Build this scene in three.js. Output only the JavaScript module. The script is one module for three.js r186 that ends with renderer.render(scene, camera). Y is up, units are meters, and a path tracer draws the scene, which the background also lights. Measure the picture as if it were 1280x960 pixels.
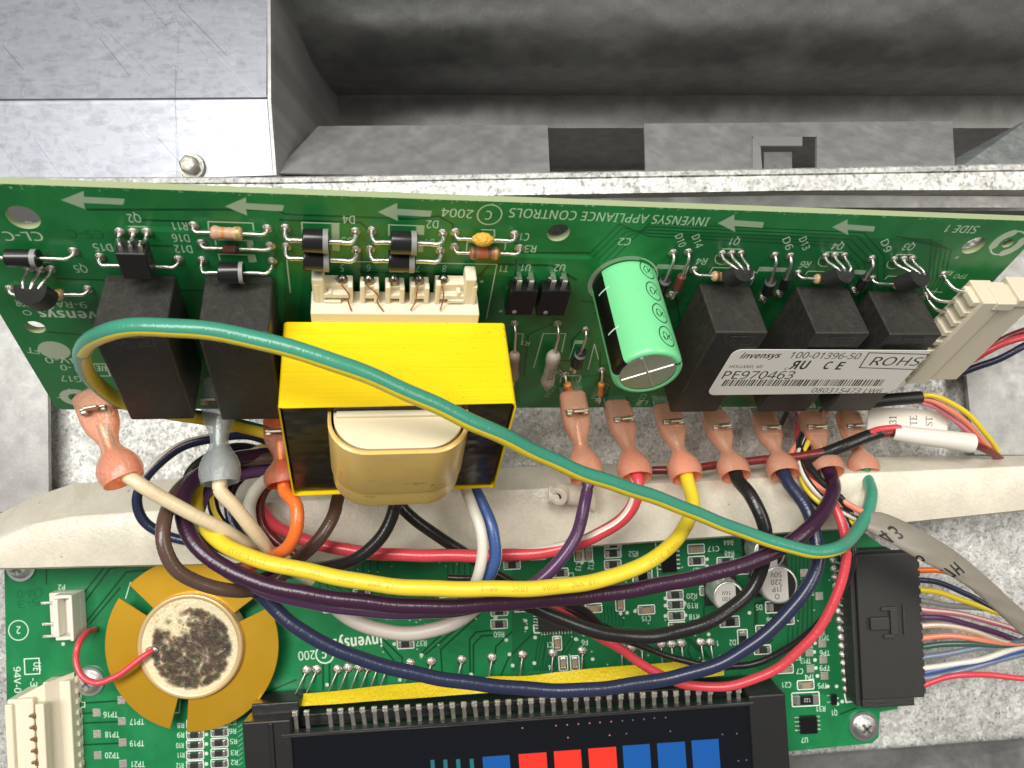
import * as THREE from 'three';
import { mergeGeometries, mergeVertices, toCreasedNormals } from 'three/addons/utils/BufferGeometryUtils.js';
import { RoundedBoxGeometry } from 'three/addons/geometries/RoundedBoxGeometry.js';
import { RectAreaLightUniformsLib } from 'three/addons/lights/RectAreaLightUniformsLib.js';

// ---------------------------------------------------------------- camera, lamps, exposure
const M = 0.001, F = 963.77, CAM = 228;           // millimetres are authored, metres are built
const scene = new THREE.Scene();
scene.background = new THREE.Color().setRGB(0.14, 0.136, 0.126);   // the pale room round the workbench
const camera = new THREE.PerspectiveCamera(2 * Math.atan(480 / F) * 180 / Math.PI, 4 / 3, 0.01, 10);
camera.position.set(0, CAM * M, 0);
camera.up.set(0, 0, -1);
camera.lookAt(0, 0, 0);
camera.focus = 0.18; camera.userData.fStop = 40;
const renderer = new THREE.WebGLRenderer({ antialias: true });
renderer.toneMapping = THREE.LinearToneMapping;
renderer.toneMappingExposure = 0.93;
renderer.shadowMap.enabled = true;
RectAreaLightUniformsLib.init();
function ceilingLamp(x, y, z, w, l, power, color, tx, tz, label) {
  const g = new THREE.Group(); g.name = numbered('ceiling_lamp');
  g.position.set(x, y, z); g.lookAt(tx, 0, tz);
  const housing = new THREE.Mesh(new THREE.BoxGeometry(w + 0.06, l + 0.06, 0.05), new THREE.MeshStandardMaterial({ color: 0xdddddd, roughness: 0.6 }));
  housing.name = 'housing'; housing.position.z = -0.04; g.add(housing);
  const face = new THREE.Mesh(new THREE.PlaneGeometry(w, l), new THREE.MeshStandardMaterial({ color: 0xffffff, emissive: color, emissiveIntensity: 1 }));
  face.name = 'diffuser'; face.position.z = -0.012; g.add(face);
  const L = new THREE.RectAreaLight(color, power, w, l); L.rotation.y = Math.PI; L.position.z = 0.0; g.add(L); L.castShadow = true;
  g.userData = { label, category: 'lamp' };
  scene.add(g);
}
const used = {};
function numbered(n) { const k = used[n] = (used[n] ?? -1) + 1; return k ? n + '_' + String(k).padStart(3, '0') : n; }
ceilingLamp(-0.3, 1.25, -0.44, 1.2, 0.36, 18.6, new THREE.Color(1.0, 0.975, 0.92), 0, 0, 'long white ceiling lamp above the top of the open chassis');
ceilingLamp(1.05, 1.25, -0.3, 1.0, 0.36, 7.6, new THREE.Color(1.0, 0.95, 0.87), 0, 0, 'second ceiling lamp above the right side of the bench');

// ---------------------------------------------------------------- helpers
let seed = 7;
const rnd = () => { seed = (seed * 1664525 + 1013904223) >>> 0; return seed / 4294967296; };
const rr = (a, b) => a + (b - a) * rnd();
const V = (x, y, z) => new THREE.Vector3(x, y, z);
// a point h millimetres above the lower board that the photograph shows at pixel (px, py)
const P = (px, py, h = 0) => { const Z = CAM - h; return V((px - 640) / F * Z, h, (py - 480) / F * Z); };
const rgb = (r, g, b) => new THREE.Color().setRGB(r, g, b);
const mat = (c, rough = 0.5, metal = 0, more = {}) => new THREE.MeshPhysicalMaterial({ color: Array.isArray(c) ? rgb(...c) : c, roughness: rough, metalness: metal, ...more });
function clean(g) { for (const k of Object.keys(g.attributes)) if (!['position', 'normal', 'uv'].includes(k)) g.deleteAttribute(k); if (!g.attributes.uv) g.setAttribute('uv', new THREE.BufferAttribute(new Float32Array(g.attributes.position.count * 2), 2)); return g.index ? g.toNonIndexed() : g; }
function merge(list) { return Array.isArray(list) ? (list.length === 1 ? list[0] : mergeGeometries(list.map(clean))) : list; }
const shrunk = new Map();
function mm(g) { if (!shrunk.has(g)) shrunk.set(g, g.clone().scale(M, M, M)); return shrunk.get(g); }
// one named mesh; parent is a thing or a part; pos/rot in the parent's frame (mm)
function obj(name, geo, material, parent, pos, quat) {
  const m = new THREE.Mesh(mm(merge(geo)), material);
  m.castShadow = m.receiveShadow = true;
  if (pos) m.position.copy(pos).multiplyScalar(M);
  if (quat) m.quaternion.copy(quat);
  m.name = parent ? name : numbered(name);
  (parent ?? scene).add(m);
  return m;
}
// a top-level mesh: moved so that its origin is at its base
function solo(name, geo, material, label, category, group) {
  const g = merge(geo).clone(); g.computeBoundingBox();
  const b = g.boundingBox, c = V((b.min.x + b.max.x) / 2, b.min.y, (b.min.z + b.max.z) / 2);
  g.translate(-c.x, -c.y, -c.z);
  const m = obj(name, g, material, null, c);
  return tag(m, label, category, group);
}
function tag(o, label, category, group) { o.userData.label = label; if (category) o.userData.category = category; if (group) o.userData.group = group; return o; }
function struct(name, geo, material) { const m = obj(name, geo, material, null); m.userData.kind = 'structure'; return m; }
function base(name, at, label, category, group) { const g = new THREE.Group(); g.name = numbered(name); g.position.copy(at).multiplyScalar(M); scene.add(g); return tag(g, label, category, group); }
const box = (w, h, d, x = 0, y = 0, z = 0, r = 0.25) => { const g = new RoundedBoxGeometry(w, h, d, 2, Math.min(r, w / 2.01, h / 2.01, d / 2.01)); g.translate(x, y, z); return g; };
const cube = (w, h, d, x = 0, y = 0, z = 0) => new THREE.BoxGeometry(w, h, d).translate(x, y, z);
const slab = (x0, x1, y0, y1, z0, z1, r = 0.25) => box(Math.abs(x1 - x0), Math.abs(y1 - y0), Math.abs(z1 - z0), (x0 + x1) / 2, (y0 + y1) / 2, (z0 + z1) / 2, r);
const cyl = (r0, r1, h, n = 20, open = false) => new THREE.CylinderGeometry(r0, r1, h, n, 1, open);
// sweep a circle (or the arc between two angles measured from a fixed direction) along points
function smooth(pts, n) { return new THREE.CatmullRomCurve3(pts, false, 'centripetal').getSpacedPoints(n); }
function sweep(pts, r, seg = 14, arc = null, ref = V(0, 0, 1), caps = true) {
  const n = pts.length, pos = [], nor = [], uv = [], idx = [];
  let len = 0; const a0 = arc ? arc[0] : 0, a1 = arc ? arc[1] : Math.PI * 2;
  for (let i = 0; i < n; i++) {
    const t = pts[Math.min(i + 1, n - 1)].clone().sub(pts[Math.max(i - 1, 0)]).normalize();
    if (i) len += pts[i].distanceTo(pts[i - 1]);
    const d = (typeof ref === 'function' ? ref(i / (n - 1)) : ref).clone(); d.addScaledVector(t, -d.dot(t)).normalize();
    const e = t.clone().cross(d);
    for (let j = 0; j <= seg; j++) {
      const a = a0 + (a1 - a0) * j / seg, w = d.clone().multiplyScalar(Math.cos(a)).addScaledVector(e, Math.sin(a));
      const R = typeof r === 'function' ? r(i / (n - 1)) : r;
      pos.push(pts[i].x + w.x * R, pts[i].y + w.y * R, pts[i].z + w.z * R); nor.push(w.x, w.y, w.z); uv.push(len, j / seg);
    }
  }
  for (let i = 0; i < n - 1; i++) for (let j = 0; j < seg; j++) { const a = i * (seg + 1) + j, b = a + seg + 1; idx.push(a, a + 1, b, b, a + 1, b + 1); }
  if (!arc && caps) for (const i of [0, n - 1]) { const c = pos.length / 3; pos.push(pts[i].x, pts[i].y, pts[i].z); const t = pts[i ? n - 1 : 1].clone().sub(pts[i ? n - 2 : 0]).normalize().multiplyScalar(i ? 1 : -1); nor.push(t.x, t.y, t.z); uv.push(0, 0); for (let j = 0; j < seg; j++) { const a = i * (seg + 1) + j; i ? idx.push(c, a, a + 1) : idx.push(c, a + 1, a); } }
  const g = new THREE.BufferGeometry();
  g.setAttribute('position', new THREE.Float32BufferAttribute(pos, 3)); g.setAttribute('normal', new THREE.Float32BufferAttribute(nor, 3)); g.setAttribute('uv', new THREE.Float32BufferAttribute(uv, 2)); g.setIndex(idx);
  return g;
}
// skin over rows of points
function skin(rows, crease = 0.7, closed = false) {
  const pos = [], uv = [], idx = [], m = rows[0].length;
  rows.forEach((r, i) => r.forEach((p, j) => { pos.push(p.x, p.y, p.z); uv.push(p.x, p.z); }));
  for (let i = 0; i < rows.length - 1; i++) for (let j = 0; j < (closed ? m : m - 1); j++) { const a = i * m + j, b = i * m + (j + 1) % m; idx.push(a, b, a + m, a + m, b, b + m); }
  const g = new THREE.BufferGeometry();
  g.setAttribute('position', new THREE.Float32BufferAttribute(pos, 3)); g.setAttribute('uv', new THREE.Float32BufferAttribute(uv, 2)); g.setIndex(idx);
  return toCreasedNormals(g, crease);
}
function extrude(pts, depth, bevel = 0, holes = []) {
  const s = new THREE.Shape(pts.map(p => new THREE.Vector2(p[0], p[1])));
  for (const h of holes) { const q = new THREE.Path(); q.absarc(h[0], h[1], h[2], 0, Math.PI * 2, true); s.holes.push(q); }
  return new THREE.ExtrudeGeometry(s, { depth, bevelEnabled: bevel > 0, bevelThickness: bevel, bevelSize: bevel, bevelOffset: -bevel, bevelSegments: 2, curveSegments: 20 });
}
// a circuit board's own frame: x right, y up in the picture, z out of the component side
class Board {
  constructor(o, X, Z) { this.o = o; this.X = X.clone().normalize(); this.Z = Z.clone().addScaledVector(this.X, -Z.dot(this.X)).normalize(); this.Y = this.Z.clone().cross(this.X); }
  world(v) { return this.o.clone().addScaledVector(this.X, v.x).addScaledVector(this.Y, v.y).addScaledVector(this.Z, v.z); }
  loc(px, py, d = 0) {            // where the ray through a pixel meets the plane d above the board
    const c = V(0, CAM, 0), r = V((px - 640) / F, -1, (py - 480) / F);
    const q = this.o.clone().addScaledVector(this.Z, d), t = q.clone().sub(c).dot(this.Z) / r.dot(this.Z);
    const w = c.addScaledVector(r, t).sub(this.o);
    return V(w.dot(this.X), w.dot(this.Y), d);
  }
  rise(px, py, yy) {              // how far out of the board a thing standing at a pixel reaches row yy
    const w = this.world(this.loc(px, py)), k = (yy - 480) / F;
    return (k * (CAM - w.y) - w.z) / (this.Z.z + k * this.Z.y);
  }
  group(name, label, category) { const g = base(name, this.o, label, category); g.quaternion.setFromRotationMatrix(new THREE.Matrix4().makeBasis(this.X, this.Y, this.Z)); return this.g = g; }
}
// flat print on a board, drawn by the photograph's pixels
class Print {
  constructor(B, x0, y0, x1, y1, S) {
    Object.assign(this, { B, x0, y0, x1, y1, S });
    this.c = document.createElement('canvas'); this.c.width = Math.round((x1 - x0) * S); this.c.height = Math.round((y1 - y0) * S);
    this.k = this.c.getContext('2d');
  }
  p(px, py, d = 0) { const q = this.B.loc(px, py, d); return [(q.x - this.x0) * this.S, (this.y1 - q.y) * this.S]; }
  line(pts, w, color) { const k = this.k; k.strokeStyle = color; k.lineWidth = w * this.S; k.lineJoin = 'round'; k.lineCap = 'round'; k.beginPath(); pts.forEach((q, i) => { const [x, y] = this.p(q[0], q[1], q[2] ?? 0); i ? k.lineTo(x, y) : k.moveTo(x, y); }); k.stroke(); }
  poly(pts, color) { const k = this.k; k.fillStyle = color; k.beginPath(); pts.forEach((q, i) => { const [x, y] = this.p(...q); i ? k.lineTo(x, y) : k.moveTo(x, y); }); k.closePath(); k.fill(); }
  dot(px, py, r, color, ring = 0) { const k = this.k, [x, y] = this.p(px, py); k.beginPath(); k.arc(x, y, r * this.S, 0, 7); if (ring) { k.lineWidth = ring * this.S; k.strokeStyle = color; k.stroke(); } else { k.fillStyle = color; k.fill(); } }
  rect(px, py, w, h, color, lw = 0) { const k = this.k, [x, y] = this.p(px, py); if (lw) { k.strokeStyle = color; k.lineWidth = lw * this.S; k.strokeRect(x - w * this.S / 2, y - h * this.S / 2, w * this.S, h * this.S); } else { k.fillStyle = color; k.fillRect(x - w * this.S / 2, y - h * this.S / 2, w * this.S, h * this.S); } }
  text(s, a, b, h, color, style = '', d = 0) {      // reads from pixel a to pixel b, letters h mm tall
    const k = this.k, [ax, ay] = this.p(a[0], a[1], d), [bx, by] = this.p(b[0], b[1], d);
    k.save(); k.translate(ax, ay); k.rotate(Math.atan2(by - ay, bx - ax));
    const px = h * this.S / 0.72; k.font = `${style} ${px}px sans-serif`; k.textBaseline = 'alphabetic'; k.fillStyle = color;
    const w = k.measureText(s).width; k.scale(Math.hypot(bx - ax, by - ay) / w, 1); k.fillText(s, 0, 0); k.restore();
  }
  tex() { const t = new THREE.CanvasTexture(this.c); t.colorSpace = THREE.SRGBColorSpace; t.magFilter = THREE.LinearFilter; t.anisotropy = 8; return t; }
  uv(g) { const p = g.attributes.position, u = new Float32Array(p.count * 2); for (let i = 0; i < p.count; i++) { u[2 * i] = (p.getX(i) - this.x0) / (this.x1 - this.x0); u[2 * i + 1] = (p.getY(i) - this.y0) / (this.y1 - this.y0); } g.setAttribute('uv', new THREE.BufferAttribute(u, 2)); return g; }
}
// tiling noise and what is made of it
function lattice(n) { const a = new Float32Array(n * n); for (let i = 0; i < a.length; i++) a[i] = rnd(); return (u, v) => { u *= n; v *= n; const x = Math.floor(u), y = Math.floor(v), s = u - x, t = v - y, f = s * s * (3 - 2 * s), g = t * t * (3 - 2 * t), at = (i, j) => a[((j % n + n) % n) * n + (i % n + n) % n]; return (at(x, y) * (1 - f) + at(x + 1, y) * f) * (1 - g) + (at(x, y + 1) * (1 - f) + at(x + 1, y + 1) * f) * g; }; }
function dataTex(n, fn, srgb) { const d = new Uint8Array(n * n * 4); for (let y = 0; y < n; y++) for (let x = 0; x < n; x++) { const c = fn(x / n, y / n, x, y), o = (y * n + x) * 4; for (let k = 0; k < 3; k++) d[o + k] = Math.max(0, Math.min(255, 255 * (Array.isArray(c) ? c[k] : c))); d[o + 3] = 255; } const t = new THREE.DataTexture(d, n, n); t.wrapS = t.wrapT = THREE.RepeatWrapping; t.magFilter = THREE.LinearFilter; t.minFilter = THREE.LinearMipmapLinearFilter; t.generateMipmaps = true; if (srgb) t.colorSpace = THREE.SRGBColorSpace; t.needsUpdate = true; return t; }
function repeat(t, mmPerTile) { const c = t.clone(); c.repeat.set(1 / mmPerTile, 1 / mmPerTile); c.needsUpdate = true; return c; }
function cells(n) { const pts = []; for (let i = 0; i < n * n; i++) pts.push([rnd(), rnd(), rnd()]); return (u, v) => { u *= n; v *= n; const x = Math.floor(u), y = Math.floor(v); let best = 9, id = 0, second = 9; for (let j = -1; j < 2; j++) for (let i = -1; i < 2; i++) { const q = pts[(((y + j) % n + n) % n) * n + ((x + i) % n + n) % n], d = Math.hypot(x + i + q[0] - u, y + j + q[1] - v); if (d < best) { second = best; best = d; id = q[2]; } else if (d < second) second = d; } return [id, second - best, best]; }; }
const nA = lattice(8), nB = lattice(24), nC = lattice(64), nD = lattice(180), vor = cells(56), vorFine = cells(110);
// galvanised sheet: crystals of slightly different tone, with mottling
const spangle = dataTex(768, (u, v) => { const w = u + (nC(u, v) - 0.5) * 0.012, z = v + (nC(v, u) - 0.5) * 0.012, a = vor(w, z), b = vorFine(z, w), x = 0.79 + 0.10 * (a[0] - 0.5) + 0.12 * (nD(u, v) - 0.5) + (b[0] > 0.8 ? 0.06 : b[0] < 0.26 ? -0.19 * (0.3 + nB(u, v) * 0.8) : 0) * Math.min(1, b[1] * 2.2) + 0.1 * (nA(u, v) - 0.5) + 0.08 * (nB(v, u) - 0.5); return [x, x, x * 0.985]; }, true);
const spangleRough = dataTex(512, (u, v) => 0.36 + 0.34 * vor(u, v)[0] + 0.12 * nD(u, v));
const mottle = dataTex(512, (u, v) => { const x = 0.78 + 0.14 * (nB(u, v) - 0.5) + 0.1 * (nC(u, v) - 0.5) + 0.12 * (nD(u, v) - 0.5) + 0.1 * (nA(u, v) - 0.5); return [x, x, x]; }, true);
const mottleRough = dataTex(256, (u, v) => 0.45 + 0.3 * nB(u, v) + 0.2 * nC(u, v));
const grain = dataTex(512, (u, v) => 0.5 + 0.35 * (nD(u, v) - 0.5) + 0.5 * (nC(u, v) - 0.5) + 0.4 * (nB(u, v) - 0.5));
const softTex = dataTex(512, (u, v) => { const x = 0.86 + 0.1 * (nB(u, v) - 0.5) + 0.1 * (nA(u, v) - 0.5) + 0.05 * (nD(u, v) - 0.5) + (nD(v, u) > 0.93 ? 0.1 : 0); return [x, x, x]; }, true), softRough = dataTex(256, (u, v) => 0.34 + 0.14 * nA(u, v) + 0.1 * nC(u, v));
const zinc = mat([1, 1, 1], 1, 0.55, { map: repeat(spangle, 82), roughnessMap: repeat(spangleRough, 60) });
zinc.color.setRGB(1, 1, 1);
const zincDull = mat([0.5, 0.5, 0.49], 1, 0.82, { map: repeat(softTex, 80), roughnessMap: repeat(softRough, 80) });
const brassTex = dataTex(256, (u, v) => { const x = 0.5 + 0.2 * (nB(u, v) - 0.5) + 0.3 * (nA(u, v) - 0.5) + 0.12 * (nC(u, v) - 0.5); return [0.9 + 0.05 * (x - 0.5), 0.7 + 0.08 * (x - 0.5), 0.2 + 0.14 * (x - 0.5)]; }, true);
const steel = mat([0.8, 0.8, 0.82], 0.3, 1);
const tin = mat([0.82, 0.8, 0.76], 0.28, 1, { bumpMap: repeat(grain, 3), bumpScale: 0.00004 });
const black = mat([0.017, 0.016, 0.0155], 0.42, 0, { bumpMap: repeat(grain, 14), bumpScale: 0.00006 });
const scuff = (() => { const c = document.createElement('canvas'); c.width = c.height = 512; const k = c.getContext('2d'); k.fillStyle = '#302e2b'; k.fillRect(0, 0, 512, 512); for (let i = 0; i < 900; i++) { k.fillStyle = `rgba(${rnd() < 0.6 ? '120,116,108' : '0,0,0'},${rr(0.01, 0.05)})`; k.beginPath(); k.ellipse(rr(0, 512), rr(0, 512), rr(3, 50), rr(2, 20), rr(0, 3), 0, 7); k.fill(); } for (let i = 0; i < 260; i++) { k.fillStyle = `rgba(200,194,182,${rr(0.1, 0.55)})`; k.beginPath(); k.arc(rr(0, 512), rr(0, 512), rr(0.4, 1.6), 0, 7); k.fill(); } for (let i = 0; i < 26; i++) { k.strokeStyle = `rgba(150,146,140,${rr(0.06, 0.25)})`; k.lineWidth = rr(0.6, 1.6); const x = rr(0, 512), y = rr(0, 512); k.beginPath(); k.moveTo(x, y); k.lineTo(x + rr(-60, 60), y + rr(-40, 40)); k.stroke(); } const t = new THREE.CanvasTexture(c); t.colorSpace = THREE.SRGBColorSpace; return t; })();
const relayBlack = mat([1, 1, 1], 0.45, 0, { map: scuff, bumpMap: repeat(grain, 0.6), bumpScale: 0.00005 });
const blackGloss = mat([0.008, 0.008, 0.009], 0.22);
const cream = mat([0.74, 0.67, 0.5], 0.45);

// ---------------------------------------------------------------- chassis (the setting)
const sheet = (pts, t = 1.2) => {                   // folded sheet metal between two edges, with thickness below
  const rows = [pts.map(q => P(...q[0])), pts.map(q => P(...q[1]))];
  const top = skin([rows[0], rows[1]].map(r => r.map(p => p.clone())), 0.3);
  const low = rows.map(r => r.map(p => p.clone().add(V(0, -t, 0))));
  const rim = [...rows[0], ...rows[1].slice().reverse(), rows[0][0]], rimLow = [...low[0], ...low[1].slice().reverse(), low[0][0]];
  return merge([top, skin([low[1], low[0]], 0.3), skin([rim, rimLow], 0.3)]);
};
function plate(x0, x1, z0, z1, y, t) { const g = new THREE.BoxGeometry(x1 - x0, t, z1 - z0).translate((x0 + x1) / 2, y - t / 2, (z0 + z1) / 2); const p = g.attributes.position, u = g.attributes.uv; for (let i = 0; i < p.count; i++) u.setXY(i, p.getX(i) + 0.5 * p.getY(i), p.getZ(i) + 0.8 * p.getY(i)); return g; }
function wall(x0, x1, y0, y1, z0, z1) { const g = new THREE.BoxGeometry(x1 - x0, y1 - y0, z1 - z0).translate((x0 + x1) / 2, (y0 + y1) / 2, (z0 + z1) / 2); const p = g.attributes.position, u = g.attributes.uv; for (let i = 0; i < p.count; i++) u.setXY(i, p.getX(i) + p.getZ(i), p.getY(i) + 0.3 * p.getZ(i)); return g; }
struct('chassis_floor', [plate(-260, 260, -50, 52, -9, 2), plate(-260, 260, 52, 240, -9, 2)], zinc);
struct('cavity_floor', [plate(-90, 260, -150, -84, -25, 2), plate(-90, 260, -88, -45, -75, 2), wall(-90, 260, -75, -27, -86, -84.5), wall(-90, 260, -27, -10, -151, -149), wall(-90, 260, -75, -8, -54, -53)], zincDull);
{
  const prof = [[-94.6, -24.5], [-94.2, -20], [-92.6, -4], [-92, 3], [-92.5, 9], [-94.3, 17], [-97.5, 24], [-103, 30], [-116, 36], [-150, 42]], rows = prof.map(([z, y]) => [-90, -20, 60, 130, 260].map(x => V(x, y, z)));
  const g = skin(rows, 1.0), p = g.attributes.position, uv = g.attributes.uv; for (let i = 0; i < p.count; i++) uv.setXY(i, p.getX(i), p.getY(i) - p.getZ(i));
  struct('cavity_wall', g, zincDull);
  for (const [x0, x1, z1, h] of [[-90, 6, -100, 58], [57, 73, -102, 50]]) struct('chassis_bracket', [plate(x0, x1, -160, z1, h, 1.5)], zincDull);
}
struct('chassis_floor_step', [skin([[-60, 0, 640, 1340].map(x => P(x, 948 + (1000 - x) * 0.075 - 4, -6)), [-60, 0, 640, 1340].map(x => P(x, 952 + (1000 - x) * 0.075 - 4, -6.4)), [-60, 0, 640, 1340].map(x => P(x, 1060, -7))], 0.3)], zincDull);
// folded edge running across behind the tilted board
const lipRow = (y0, y1, h, ho = 0) => [[-40, y0], [345, y0 - 1], [690, y0 - 7], [1000, y0 - 12], [1340, y1]].map(q => P(q[0], q[1], h));
struct('chassis_flange', [skin([lipRow(226, 206, 30), lipRow(222, 203, 49), lipRow(223.5, 204.5, 50.6), lipRow(229, 211, 51), lipRow(230.5, 212.5, 50.3), lipRow(231.5, 213.5, 51), lipRow(250, 237, 51), lipRow(251.5, 238.5, 50), lipRow(253, 240, 30), lipRow(256, 246, -8)], 0.35)], zinc);
// box at the upper left: a raised panel, its lower strip, and the side that drops into the cavity
const panelZinc = mat([0.385, 0.4, 0.425], 1, 0.86, { map: repeat(mottle, 70), roughnessMap: repeat(dataTex(512, (u, v) => 0.27 + 0.16 * nB(u, v) + 0.1 * nD(u, v * 0.2)), 80) });
{
  const c = document.createElement('canvas'); c.width = 1024; c.height = 768; const k = c.getContext('2d');
  k.fillStyle = '#d0d1d6'; k.fillRect(0, 0, 1024, 768);
  for (let i = 0; i < 5000; i++) { const a = rr(0.02, 0.08); k.fillStyle = rnd() < 0.5 ? `rgba(255,255,255,${a})` : `rgba(90,90,96,${a})`; k.beginPath(); k.ellipse(rr(0, 1024), rr(0, 768), rr(2, 26), rr(1, 12), rr(-0.2, 0.2), 0, 7); k.fill(); }
  k.lineCap = 'round';
  for (let i = 0; i < 46; i++) { const x = rr(60, 900), y = rr(0, 560), l = rr(30, 260), a = rr(0.72, 0.98); k.strokeStyle = rnd() < 0.6 ? `rgba(60,60,66,${rr(0.1, 0.4)})` : `rgba(250,250,252,${rr(0.1, 0.4)})`; k.lineWidth = rr(0.8, 2.2); k.beginPath(); k.moveTo(x, y); k.lineTo(x + Math.cos(a) * l, y + Math.sin(a) * l); k.stroke(); }
  for (let i = 0; i < 70; i++) { const x = 690 + rr(-70, 70), y = 150 + rr(-60, 60); k.strokeStyle = `rgba(70,72,78,${rr(0.05, 0.25)})`; k.lineWidth = rr(1, 3); k.beginPath(); k.moveTo(x, y); k.lineTo(x + rr(-20, 20), y + rr(-20, 20)); k.stroke(); }
  for (let i = 0; i < 20; i++) { const x = 712 + rr(-5, 5), y = rr(150, 560); k.strokeStyle = `rgba(60,62,68,${rr(0.05, 0.2)})`; k.lineWidth = rr(1, 3); k.beginPath(); k.moveTo(x, y); k.lineTo(x + rr(-2, 6), y + rr(30, 120)); k.stroke(); }
  const t = new THREE.CanvasTexture(c); t.colorSpace = THREE.SRGBColorSpace; t.wrapS = t.wrapT = THREE.RepeatWrapping; panelZinc.map = t;
}
function planarUV(g, x0, x1, z0, z1) { const p = g.attributes.position, u = new Float32Array(p.count * 2); for (let i = 0; i < p.count; i++) { u[2 * i] = (p.getX(i) - x0) / (x1 - x0); u[2 * i + 1] = 1 - (p.getZ(i) - z0) / (z1 - z0); } g.setAttribute('uv', new THREE.BufferAttribute(u, 2)); return g; }
const upperPanel = skin([[[-60, -60, 41.5], [334, -60, 41.5]], [[-60, 124, 46.4], [333, 121.5, 46.4]]].map(r => r.map(q => P(...q))), 0.4);
struct('chassis_panel', planarUV(upperPanel, -135, -55, -100, -40), panelZinc);
const lowerPanel = skin([[[-60, 124, 44.5], [334, 121.5, 44.5]], [[-60, 124.2, 46.6], [334, 121.7, 46.6]], [[-60, 125, 47.2], [334, 122.5, 47.2]], [[-60, 126.5, 47.5], [334, 124, 47.5]], [[-60, 129, 47.55], [334, 126.5, 47.55]], [[-60, 133, 47.4], [334, 130.5, 47.4]], [[-60, 232, 46.2], [341, 219, 46.2]], [[-60, 236, 44], [342, 223, 44]], [[-60, 250, 20], [344, 240, 20]]].map(r => r.map(q => P(...q))), 0.4);
struct('chassis_panel', planarUV(lowerPanel, -140, -52, -100, -30), panelZinc);
const sideWall = mat([0.42, 0.42, 0.42], 1, 0.5, { map: repeat(softTex, 70), roughnessMap: repeat(softRough, 70) });
{
  const a = P(333.5, -60, 41.5), b = P(334.5, 127, 48), c = P(341.5, 219, 46.2);
  const e = [a, b, c], low = e.map(p => V(p.x + 1.5, -26, p.z));
  const g = skin([e.map(p => p.clone()), e.map(p => p.clone().add(V(0.8, 0, 0))), e.map(p => p.clone().add(V(1.2, -1.5, 0))), low], 0.5);
  struct('chassis_side_wall', g, sideWall);
}
// grey flanges that fold down into the cavity
const greySheet = mat([0.42, 0.425, 0.425], 1, 0.35, { map: repeat(softTex, 40), roughnessMap: repeat(softRough, 60) });
struct('chassis_tab', sheet([[[398, 157.5, 20], [343, 216, 45]], [[560, 156.5, 20], [520, 220, 45]], [[684.5, 156.5, 20], [687.5, 220, 45]]]), greySheet);
{
  // the wider tab carries a clip pushed out of a slot
  const t = [[[805, 154.5, 20], [807, 218, 45]], [[940, 153.5, 20], [940, 216, 45]]], t2 = [[[940, 153.5, 20], [940, 171, 28]], [[1021, 152.5, 20], [1021, 171, 28]]], t3 = [[[1021, 152.5, 20], [1021, 214, 45]], [[1190.5, 151.5, 20], [1194, 212, 45]]];
  struct('chassis_tab', merge([sheet(t), sheet(t2), sheet(t3)]), greySheet);
  solo('spring_clip', merge([sheet([[[941, 172, 30], [941, 215, 46]], [[950, 174, 31], [953, 215, 46]]], 1), sheet([[[942, 171, 30], [951, 182, 35]], [[1003, 171, 30], [1003, 182, 35]]], 1)]), mat([0.5, 0.5, 0.5], 0.4, 0.6), 'bent metal spring clip in the slot of the wide grey tab', 'clip');
}
struct('chassis_bracket', sheet([[[955, 190, -30], [955, 230, -22]], [[990, 190, -30], [990, 230, -22]]], 0.6), greySheet);
struct('chassis_gusset', sheet([[[1196, 197, 30], [1196, 212, 46]], [[1290, 146, 26], [1290, 212, 46]], [[1340, 140, 26], [1340, 212, 46]]]), mat([0.4, 0.43, 0.43], 0.5, 0.3, { map: repeat(mottle, 40) }));
struct('chassis_end_panel', [sheet([[[1205, 440, -4], [1218, 568, -3]], [[1250, 300, -4], [1290, 569, -3]], [[1360, 250, -4], [1360, 569, -3]]], 1.5)], zincDull);
struct('chassis_end_panel', [sheet([[[-60, 300, -3], [-60, 640, -2]], [[58, 300, -3], [61, 640, -2]]], 1.5)], zincDull);
{
  // hexagonal washer-head screw on the left panel
  const at = P(241, 209, 46.4), g = base('hex_screw', at, 'zinc hex head screw in the bright panel at upper left', 'screw');
  const sz = mat([0.42, 0.41, 0.37], 0.5, 0.9, { bumpMap: repeat(grain, 3), bumpScale: 0.0001 });
  obj('screw_flange', cyl(2.9, 3.15, 0.8, 28).translate(0, 0.4, 0), sz, g);
  const hex = toCreasedNormals(new THREE.LatheGeometry([[0, 2.9], [1.3, 3.0], [1.75, 2.9], [2.15, 2.5], [2.2, 0.6]].map(q => new THREE.Vector2(q[0], q[1])), 6), 0.4);
  obj('screw_head', hex.translate(0, 0.3, 0).rotateY(0.3), sz, g);
}
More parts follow.
